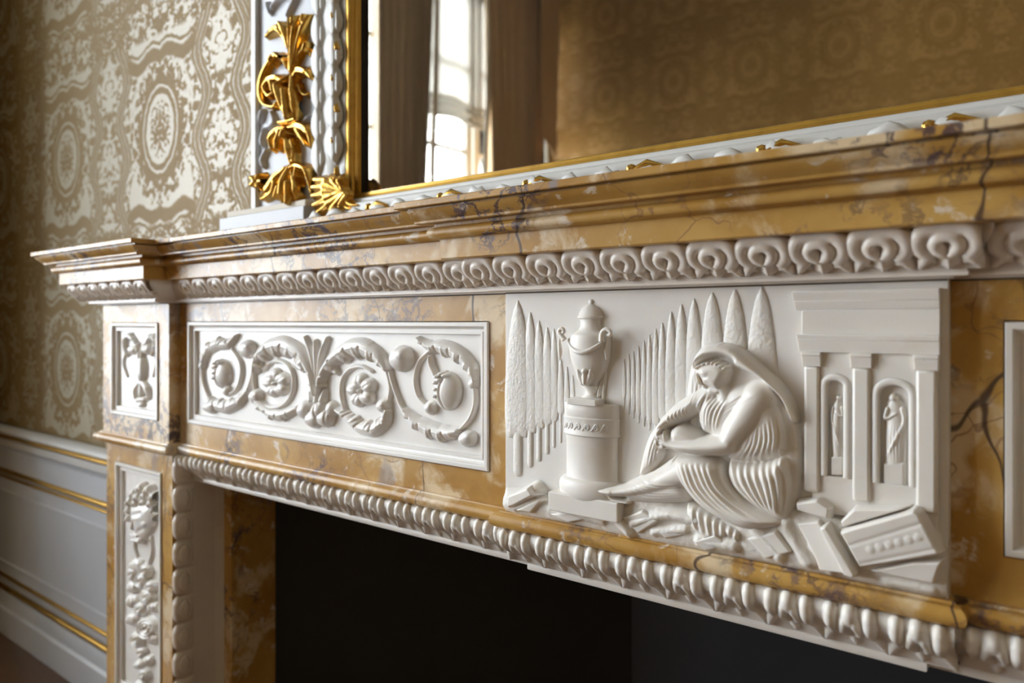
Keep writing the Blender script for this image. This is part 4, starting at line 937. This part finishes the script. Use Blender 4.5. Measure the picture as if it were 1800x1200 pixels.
# buds and fruit
for c, rx, ry, h in (((342, 352), 40, 52, .021), ((1178, 405), 60, 72, .026), ((1545, 842), 46, 46, .018), ((148, 668), 38, 38, .019), ((104, 442), 15, 24, .014), ((1582, 542), 28, 32, .015), ((1088, 662), 34, 42, .020), ((392, 612), 34, 44, .019), ((238, 582), 20, 30, .016), ((1345, 672), 30, 40, .017)):
    f = PT3(c[0]-rx-12, c[1]-ry-12, c[0]+rx+12, c[1]+ry+12); f.blob(c, rx, ry, h); f.blob((c[0]+rx*.3, c[1]-ry*.25), rx*.62, ry*.66, h*1.08); both(f, 'bud', SP)
for c, rx, ry, gx in (((205, 490), 46, 80, -1), ((1432, 582), 72, 106, -1)):
    f = PT3(c[0]-rx-30, c[1]-ry-20, c[0]+rx+12, c[1]+ry+20); f.blob(c, rx, ry, .022)
    f.ridge([(c[0]+rx*.1, c[1]-ry), (c[0]-rx*.25, c[1]), (c[0], c[1]+ry)], 9, -.005); both(f, 'fruit', SP)
    for k, (dx, dy) in enumerate(((-.55, -.75), (-.25, -.88), (.05, -.80), (-.65, -.45), (-.35, -.58), (-.62, -.10), (-.66, .25))):
        f = PT3(c[0]+dx*rx-22, c[1]+dy*ry-22, c[0]+dx*rx+22, c[1]+dy*ry+22); f.blob((c[0]+dx*rx, c[1]+dy*ry), rx*.26, ry*.17, .0245); both(f, 'berry', SP)
f = PT3(1320, 390, 1400, 500); f.tube([(1345, 395), (1350, 440), (1375, 490)], [14, 22, 16], .013); both(f, 'leaf_tip', SP)

# small panel of the end block: scrolling horns over a hanging bud
RB = ((0, 380), 2.6667); YK = -PB+FD
def PTB(x0, y0, x1, y1): return patch(x0, y0, x1, y1, YK, RB, .0012, hs=.5)
BP = [blk, blk2]
f = PTB(560, 540, 735, 770)
f.acanthus([(652, 720), (645, 640), (620, 580), (592, 562), (578, 600), (590, 650)], [14, 18, 20, 18, 16, 12], .016, 5, -1); both(f, 'acanthus_leaf', BP)
f = PTB(560, 540, 735, 770)
f.acanthus([(655, 720), (662, 640), (685, 585), (712, 565), (722, 605), (708, 650)], [14, 18, 20, 18, 16, 12], .016, 5, 1); both(f, 'acanthus_leaf', BP)
f = PTB(590, 580, 710, 660); f.blob((616, 625), 20, 24, .020); f.blob((682, 622), 22, 26, .022); both(f, 'rosette', BP)
f = PTB(610, 620, 700, 800); f.blob((655, 718), 21, 66, .022); f.ridge([(645, 660), (650, 780)], 6, -.004); f.ridge([(668, 660), (664, 780)], 6, .003); both(f, 'fruit', BP)
f = PTB(610, 760, 710, 900)
for a in ([(655, 770), (632, 810), (628, 850)], [(658, 770), (684, 810), (690, 850)], [(656, 780), (658, 830), (655, 880)]): f.tube(a, [14, 20, 12], [.014, .018, .012])
for c in ((645, 862), (668, 858), (657, 884)): f.blob(c, 14, 14, .017)
both(f, 'bud', BP)
for sx in (575, 728):
    f = PTB(sx-20, 640, sx+20, 760); f.tube([(sx+(10 if sx < 600 else -10), 640), (sx, 690), (sx+(18 if sx < 600 else -14), 750)], [8, 11, 6], .009); both(f, 'leaf_tip', BP)

# pilaster panel: curly head above a drop of flowers and fruit
RP = ((180, 780), 2.857); YP = -PP+FD
def PTP(x0, y0, x1, y1): return patch(x0, y0, x1, y1, YP, RP, .0012, hs=.48)
PPn = [pil, pil2]
f = PTP(100, 190, 275, 520)
f.poly([(132, 300), (165, 272), (215, 272), (250, 300), (256, 370), (240, 432), (205, 484), (172, 487), (145, 442), (128, 370)], .034, 130)
f.tube([(168, 335), (160, 390), (152, 420)], [10, 13, 16], [.030, .035, .036]); f.tube([(140, 455), (175, 462)], [9, 10], .031); f.tube([(150, 482), (185, 488)], [14, 16], .029)
f.ridge([(172, 352), (210, 346)], 13, -.012); f.ridge([(132, 352), (150, 352)], 10, -.010); f.ridge([(140, 447), (180, 452)], 8, -.009); f.ridge([(176, 372), (208, 368)], 8, .006); f.ridge([(190, 440), (215, 420), (222, 390)], 12, -.005); f.blob((210, 400), 26, 36, .031); f.ridge([(165, 335), (215, 325)], 8, .003)
o = both(f, 'carved_head', PPn)
f = PTP(95, 190, 275, 420)
for c, r in (((150, 250), 26), ((185, 222), 26), ((222, 232), 26), ((250, 265), 26), ((130, 290), 24), ((170, 268), 24), ((205, 262), 24), ((238, 300), 24), ((122, 335), 20), ((124, 375), 18), ((258, 330), 22), ((262, 375), 18), ((160, 300), 18), ((200, 295), 18)):
    f.tube([(c[0]-8, c[1]+8), (c[0]+4, c[1]-8), (c[0]+10, c[1]+6)], r*.80, .036)
    f.ridge([(c[0]-6, c[1]+6), (c[0]+3, c[1]-4)], 6, -.004)
both(f, 'hair', PPn)
for a in ([(158, 480), (160, 530), (180, 590)], [(240, 470), (245, 540), (230, 600)]):
    f = PTP(150, 470, 255, 610); f.tube(a, [9, 12, 9], .011); both(f, 'ribbon', PPn)
rr = random.Random(4)
drop = [(170, 610, 30), (205, 640, 32), (150, 655, 28), (190, 690, 34), (150, 720, 26), (230, 720, 28), (215, 770, 36), (150, 790, 30), (185, 830, 30), (240, 820, 24), (150, 880, 28), (215, 930, 52), (170, 985, 34), (240, 980, 24), (190, 1050, 26), (215, 1090, 24), (180, 1110, 22), (200, 1160, 28), (185, 1215, 26), (210, 1270, 26), (190, 1330, 30), (200, 1400, 30), (185, 1470, 28), (200, 1540, 26), (192, 1610, 22)]
for k, (x, y, r) in enumerate(drop):
    r *= 1.28; x = 190+(x-190)*1.15
    f = PTP(x-r-14, y-r-14, x+r+14, y+r+14)
    f.blob((x, y), r*.85, r, .020+.004*rr.random())
    if k % 3 == 2 or r > 40:
        for a in range(3): f.ring((x, y), r*(.62-.2*a), r*(.7-.22*a), r*.13, .024+.003*a, 40*a, 300+40*a)
        both(f, 'rose', PPn)
    else:
        for a in (-1, 0, 1): f.ridge([(x+a*r*.4, y-r*.8), (x+a*r*.55, y), (x+a*r*.3, y+r*.8)], r*.16, -.005 if k % 2 else .003)
        both(f, 'drop_leaf' if k % 2 else 'fruit', PPn)
# ------------------------------------------------------------------ overmantel mirror
YG = .090
def XM(px, Y=YG): return float(un(px, 300, Y)[0])
SH = Z0+.1364                                    # top of the shelf
MIR = empty('overmantel_mirror', (CM, YG, SH)); tag(MIR, 'large old mirror in blue-grey and gilt carved frame standing on the marble shelf', 'mirror')
xg = XM(636, .100); ZTOP = 2.75
zsill = Z0+.2055
MB().box(xg-.01, mir(xg-.01), YM, YM+.006, SH+.02, ZTOP).build('mirror_glass', MIRROR, MIR)
def stile(name, xa, xb, ya, yb, mat, z0=SH, z1=ZTOP, smooth=None, bev=.0015):
    for fl in (0, 1): MB().box(xa if not fl else mir(xb), xb if not fl else mir(xa), ya, yb, z0, z1).build(name, mat, MIR, smooth, bev)
stile('backing_panel', XM(449), XM(612), .092, YW-.001, BLUEGREY)
stile('edge_fillet', XM(446), XM(454), .084, .094, PALEPAINT)
stile('inner_fillet', XM(596), XM(609), .088, .1, PALEPAINT)
# gilt sight band: rounded
def gband(px0, px1, z0, z1):
    xa, xb = XM(px0, .095), XM(px1, .100); r = (xb-xa)/2
    for fl in (0, 1):
        g = (lambda x: x) if not fl else mir
        prof = [(g(xa), YM), (g(xa), .094), (g(xa+r*.3), .089), (g(xa+r*.9), .088), (g(xa+r*1.2), .091), (g(xa+r*1.35), .0945), (g(xa+r*1.7), .0955), (g(xb), .0985), (g(xb-.001), .0990)]
        MB().grid([[(x, y, z) for x, y in prof] for z in (z0, z1)]).build('gilt_band', GILT, MIR, 40)
gband(608, 636, SH+.06, ZTOP)
xb = XM(636, .100)
for a, b_ in ((xb-.003, xb), (mir(xb), mir(xb-.003))): MB().box(a, b_, .0988, YM+.001, SH+.06, ZTOP).build('rebate', BLACK, MIR)
rows = []
for x in (XM(609), mir(XM(609))): rows.append([(x, y, Z0+z) for y, z in ((YM+.001, .2085), (.1000, .2078), (.0950, .2060), (.0905, .2045), (.0890, .2005), (.0905, .1975), (.094, .1960))])
MB().grid(rows).build('gilt_band', GILT, MIR, 40)
rows = []
for x in (XM(600), mir(XM(600))): rows.append([(x, y, Z0+z) for y, z in ((YM+.001, .1968), (.0900, .1966), (.0840, .1956), (.0820, .1940), (.0815, .1900), (.0780, .1880), (.0720, .1860), (.0700, .1820), (.0700, .1366))])
MB().grid(rows).build('bottom_rail', PALEPAINT, MIR, 30)
MB().box(XM(601), mir(XM(601)), .075, YW-.001, ZTOP, ZTOP+.09).build('top_rail', BLUEGREY, MIR, None, .004)
# base blocks
for fl in (0, 1):
    g = lambda a, b_: (a, b_) if not fl else (mir(b_), mir(a))
    a, b_ = g(XM(403), XM(551)); bs = MB().box(a, b_, .070, YW-.001, SH, Z0+.1945).build('base_block', BLUEGREY, MIR, None, .001)
    a, b_ = g(XM(412), XM(551)); MB().box(a, b_, .074, YW-.001, Z0+.1945, Z0+.2060).build('base_cap', LINING, bs, None, .0025)
# laurel baton of the stile, leaf over leaf
R2 = ((400, 0), 3.0); YL = .088
def pt2(x0, y0, x1, y1, Y=YL, ds=.0014, m=.01): return patch(x0, y0, x1, y1, Y, R2, ds, m)
def PB2(f, name, mat, par=None): f.build(name, mat, MIR, 1); f.build(name, mat, MIR, 1, flip=CM)
f = pt2(445, -520, 612, 960); f.tube([(524, -500), (524, 950)], [82, 82], .007, smooth=False, pw=.8); PB2(f, 'baton', PALEPAINT)
rl = random.Random(2)
for k in range(9):
    y0 = 930-165*k
    for (xx, w_, dy, h) in ((470, 34, 0, .013), (548, 40, -70, .011)):
        f = pt2(xx-60, y0+dy-230, xx+60, y0+dy+10, YL-.004)
        f.poly([(xx+8, y0+dy), (xx+w_, y0+dy-70), (xx+w_*.9, y0+dy-130), (xx+4, y0+dy-215), (xx-w_*.85, y0+dy-140), (xx-w_*.8, y0+dy-60)], h*.7, 22)
        f.ridge([(xx+6, y0+dy-8), (xx+2, y0+dy-110), (xx+4, y0+dy-205)], 7, -.003); f.ridge([(xx-16, y0+dy-40), (xx-14, y0+dy-150)], 6, .0015); f.ridge([(xx+18, y0+dy-40), (xx+16, y0+dy-150)], 6, .0015)
        PB2(f, 'laurel_leaf', PALEPAINT)
    f = pt2(540, y0-80, 600, y0+20, YL-.008); f.tube([(562-18*(k % 2), y0-50), (568-20*(k % 2), y0-16)], [4, 12], .006); PB2(f, 'gilt_berry', GOLD)
# gilt corner leaf
YC = .076
f = pt2(425, 900, 700, 1150, YC)
for a in ([(600, 1000), (520, 955), (450, 945)], [(600, 1005), (510, 985), (440, 985)], [(600, 1010), (510, 1020), (440, 1030)], [(600, 1015), (520, 1055), (446, 1080)], [(605, 1020), (535, 1085), (455, 1128)], [(612, 1020), (575, 1085), (530, 1125)], [(620, 1030), (605, 1080), (590, 1110)], [(590, 990), (570, 950), (540, 928)], [(598, 985), (595, 950), (590, 932)]):
    f.tube(a, [24, 27, 18], [.010, .017, .010]); f.ridge(a, 6, -.003)
PB2(f, 'corner_leaf', GOLD)
for a in ([(600, 1040), (640, 1075), (690, 1082)], [(600, 1060), (630, 1095), (670, 1100)]):
    f = pt2(590, 1030, 700, 1110, YC); f.tube(a, [16, 16, 8], .010); PB2(f, 'corner_leaf', GOLD)
# gilt candelabrum ornament of the left panel; each leaf is a carved piece
def orn(name, paths, mat=GOLD, Y=.092, rid=True):
    P_ = np.array([p for a, r, h in paths for p in a]); R_ = max(max(np.atleast_1d(r)) for a, r, h in paths)
    f = pt2(P_[:, 0].min()-R_, P_[:, 1].min()-R_, P_[:, 0].max()+R_, P_[:, 1].max()+R_, Y)
    for a, r, h in paths: f.tube(a, r, h)
    if rid:
        for a, r, h in paths:
            if len(a) > 2: f.ridge(a, max(4, float(np.mean(r))*.28), -.004)
    PB2(f, name, mat)
orn('plume', [([(325, 375), (328, 240), (330, 150), (318, 95)], [16, 20, 22, 14], [.016, .020, .022, .016]), ([(330, 375), (345, 240), (360, 150), (372, 85)], [14, 18, 22, 14], [.018, .022, .024, .017]), ([(335, 375), (365, 240), (395, 150), (425, 80)], [12, 16, 20, 13], [.015, .019, .021, .015]), ([(345, 120), (345, 85)], [16, 12], .022), ([(395, 110), (400, 78)], [16, 12], .020)])
orn('curled_leaf', [([(312, 250), (300, 190), (268, 150), (225, 165), (192, 188)], [14, 24, 28, 20, 12], [.015, .020, .022, .018, .013]), ([(300, 200), (285, 150), (270, 118)], [18, 20, 13], .019), ([(250, 165), (225, 150)], [14, 10], .018)])
orn('bud_stem', [([(340, 385), (362, 320), (390, 268), (405, 248)], [8, 9, 9, 8], .013)], rid=False)
orn('bud', [([(402, 268), (412, 240), (418, 225)], [14, 20, 10], .020), ([(440, 280), (446, 300)], [12, 10], .015)], rid=False)
orn('vine', [([(312, 360), (288, 308), (240, 300), (200, 350), (172, 420), (166, 490), (186, 545), (238, 562), (262, 535)], [9, 11, 14, 15, 17, 16, 13, 11, 9], .017)])
orn('leaf_cluster', [([(225, 315), (245, 290), (275, 300)], [16, 24, 14], .023), ([(225, 330), (245, 310)], [15, 15], .020)])
orn('curled_leaf', [([(300, 430), (262, 410), (215, 425), (190, 465), (208, 500), (232, 490)], [18, 24, 24, 20, 16, 12], [.018, .022, .022, .019, .017, .015]), ([(230, 430), (240, 480)], [20, 14], .019)])
orn('acanthus_leaf', [([(322, 385), (300, 420), (270, 450), (285, 520), (310, 600), (325, 640)], [12, 22, 30, 32, 30, 20], [.015, .022, .028, .028, .024, .017]), ([(335, 400), (345, 480), (352, 560), (350, 635)], [20, 28, 26, 18], [.018, .024, .023, .017]), ([(300, 470), (310, 560), (318, 630)], [18, 20, 16], .030)])
orn('curled_leaf', [([(338, 410), (372, 372), (415, 378), (436, 410)], [14, 26, 26, 14], [.016, .022, .022, .015])])
orn('tendril', [([(372, 445), (385, 480), (410, 500), (432, 488)], [10, 10, 9, 6], .014)], rid=False)
orn('collar', [([(278, 648), (325, 640), (372, 628)], [17, 18, 15], .025)], rid=False)
orn('spreading_leaf', [([(318, 672), (268, 690), (228, 730), (222, 785)], [18, 30, 32, 14], [.019, .024, .023, .014]), ([(280, 690), (260, 740), (258, 785)], [22, 22, 12], .021), ([(300, 690), (290, 720)], [26, 22], .027)])
orn('spreading_leaf', [([(322, 672), (375, 662), (425, 690), (432, 760)], [18, 28, 30, 14], [.019, .023, .023, .014]), ([(360, 680), (385, 720), (415, 765)], [22, 22, 12], .019)])
orn('tassel', [([(308, 730), (322, 790), (330, 860)], [24, 27, 18], [.020, .024, .017]), ([(335, 735), (345, 790), (345, 850)], [14, 16, 12], .018)])
orn('foot_scroll', [([(320, 885), (365, 872), (415, 895), (428, 950), (434, 1015)], [14, 18, 20, 18, 12], [.018, .023, .024, .020, .014]), ([(365, 890), (355, 930), (335, 905)], [16, 14, 10], .020)])
orn('foot_leaf', [([(318, 880), (300, 950), (290, 1020), (285, 1068)], [22, 34, 34, 18], [.018, .026, .026, .016]), ([(345, 930), (365, 1000), (358, 1060)], [22, 30, 18], [.020, .025, .016]), ([(320, 960), (322, 1030), (320, 1075)], [20, 22, 14], .029)])
orn('foot_leaf', [([(300, 885), (255, 935), (210, 1000), (160, 1030)], [18, 28, 28, 14], [.016, .022, .022, .013]), ([(250, 960), (235, 1010), (180, 1050)], [22, 22, 12], .020), ([(270, 985), (250, 1040)], [22, 14], .020)])
orn('rosette', [([(155+30*math.cos(a), 955+32*math.sin(a)), (155+12*math.cos(a), 955+12*math.sin(a))], [20, 14], .022) for a in np.radians(range(0, 360, 72))], rid=False)
for g_ in ([(225, 590), (240, 640), (215, 670)], [(190, 680), (175, 730), (180, 770)], [(200, 790), (175, 840), (185, 880)], [(180, 580), (168, 610), (165, 640)], [(395, 645), (410, 630), (424, 615)], [(310, 80), (330, 30), (360, -20)], [(230, 40), (250, 5), (290, -20)], [(218, 65), (208, 40), (205, 15)]):
    orn('garland_leaf', [(g_, [12, 20, 10], .010)], BLUEGREY)
# laurel leaves with gilt tips lying along the foot rail, just over the shelf edge
x = XM(560)
k = 0
while x < mir(XM(560)):
    c = [(x+t_*.055, .066-.006*math.sin(math.pi*t_), Z0+.158+(.010+.009*rl.random())*math.sin(math.pi*(t_**.8))+(.002 if k % 2 else 0)) for t_ in np.linspace(0, 1, 9)]
    MB().tube(c, [0.001+.0055*math.sin(math.pi*min(1, .06+t_*.92)) for t_ in np.linspace(0, 1, 9)], 8, .6).build('rail_leaf', PALEPAINT, MIR, 180)
    if k % 3 == 2:
        MB().lathe((x+.06, .062, Z0+.1735), [(0, -.007), (.005, -.005), (.007, 0), (.005, .005), (0, .007)], 10).build('gilt_berry', GOLD, MIR, 180)
        MB().tube([(x+.062, .062, Z0+.172), (x+.08, .062, Z0+.1775), (x+.1, .063, Z0+.173)], [.004, .006, .002], 8).build('gilt_leaf', GOLD, MIR, 180)
    x += .05; k += 1
for o in list(sc.objects):
    if '_b' in o: del o['_b']
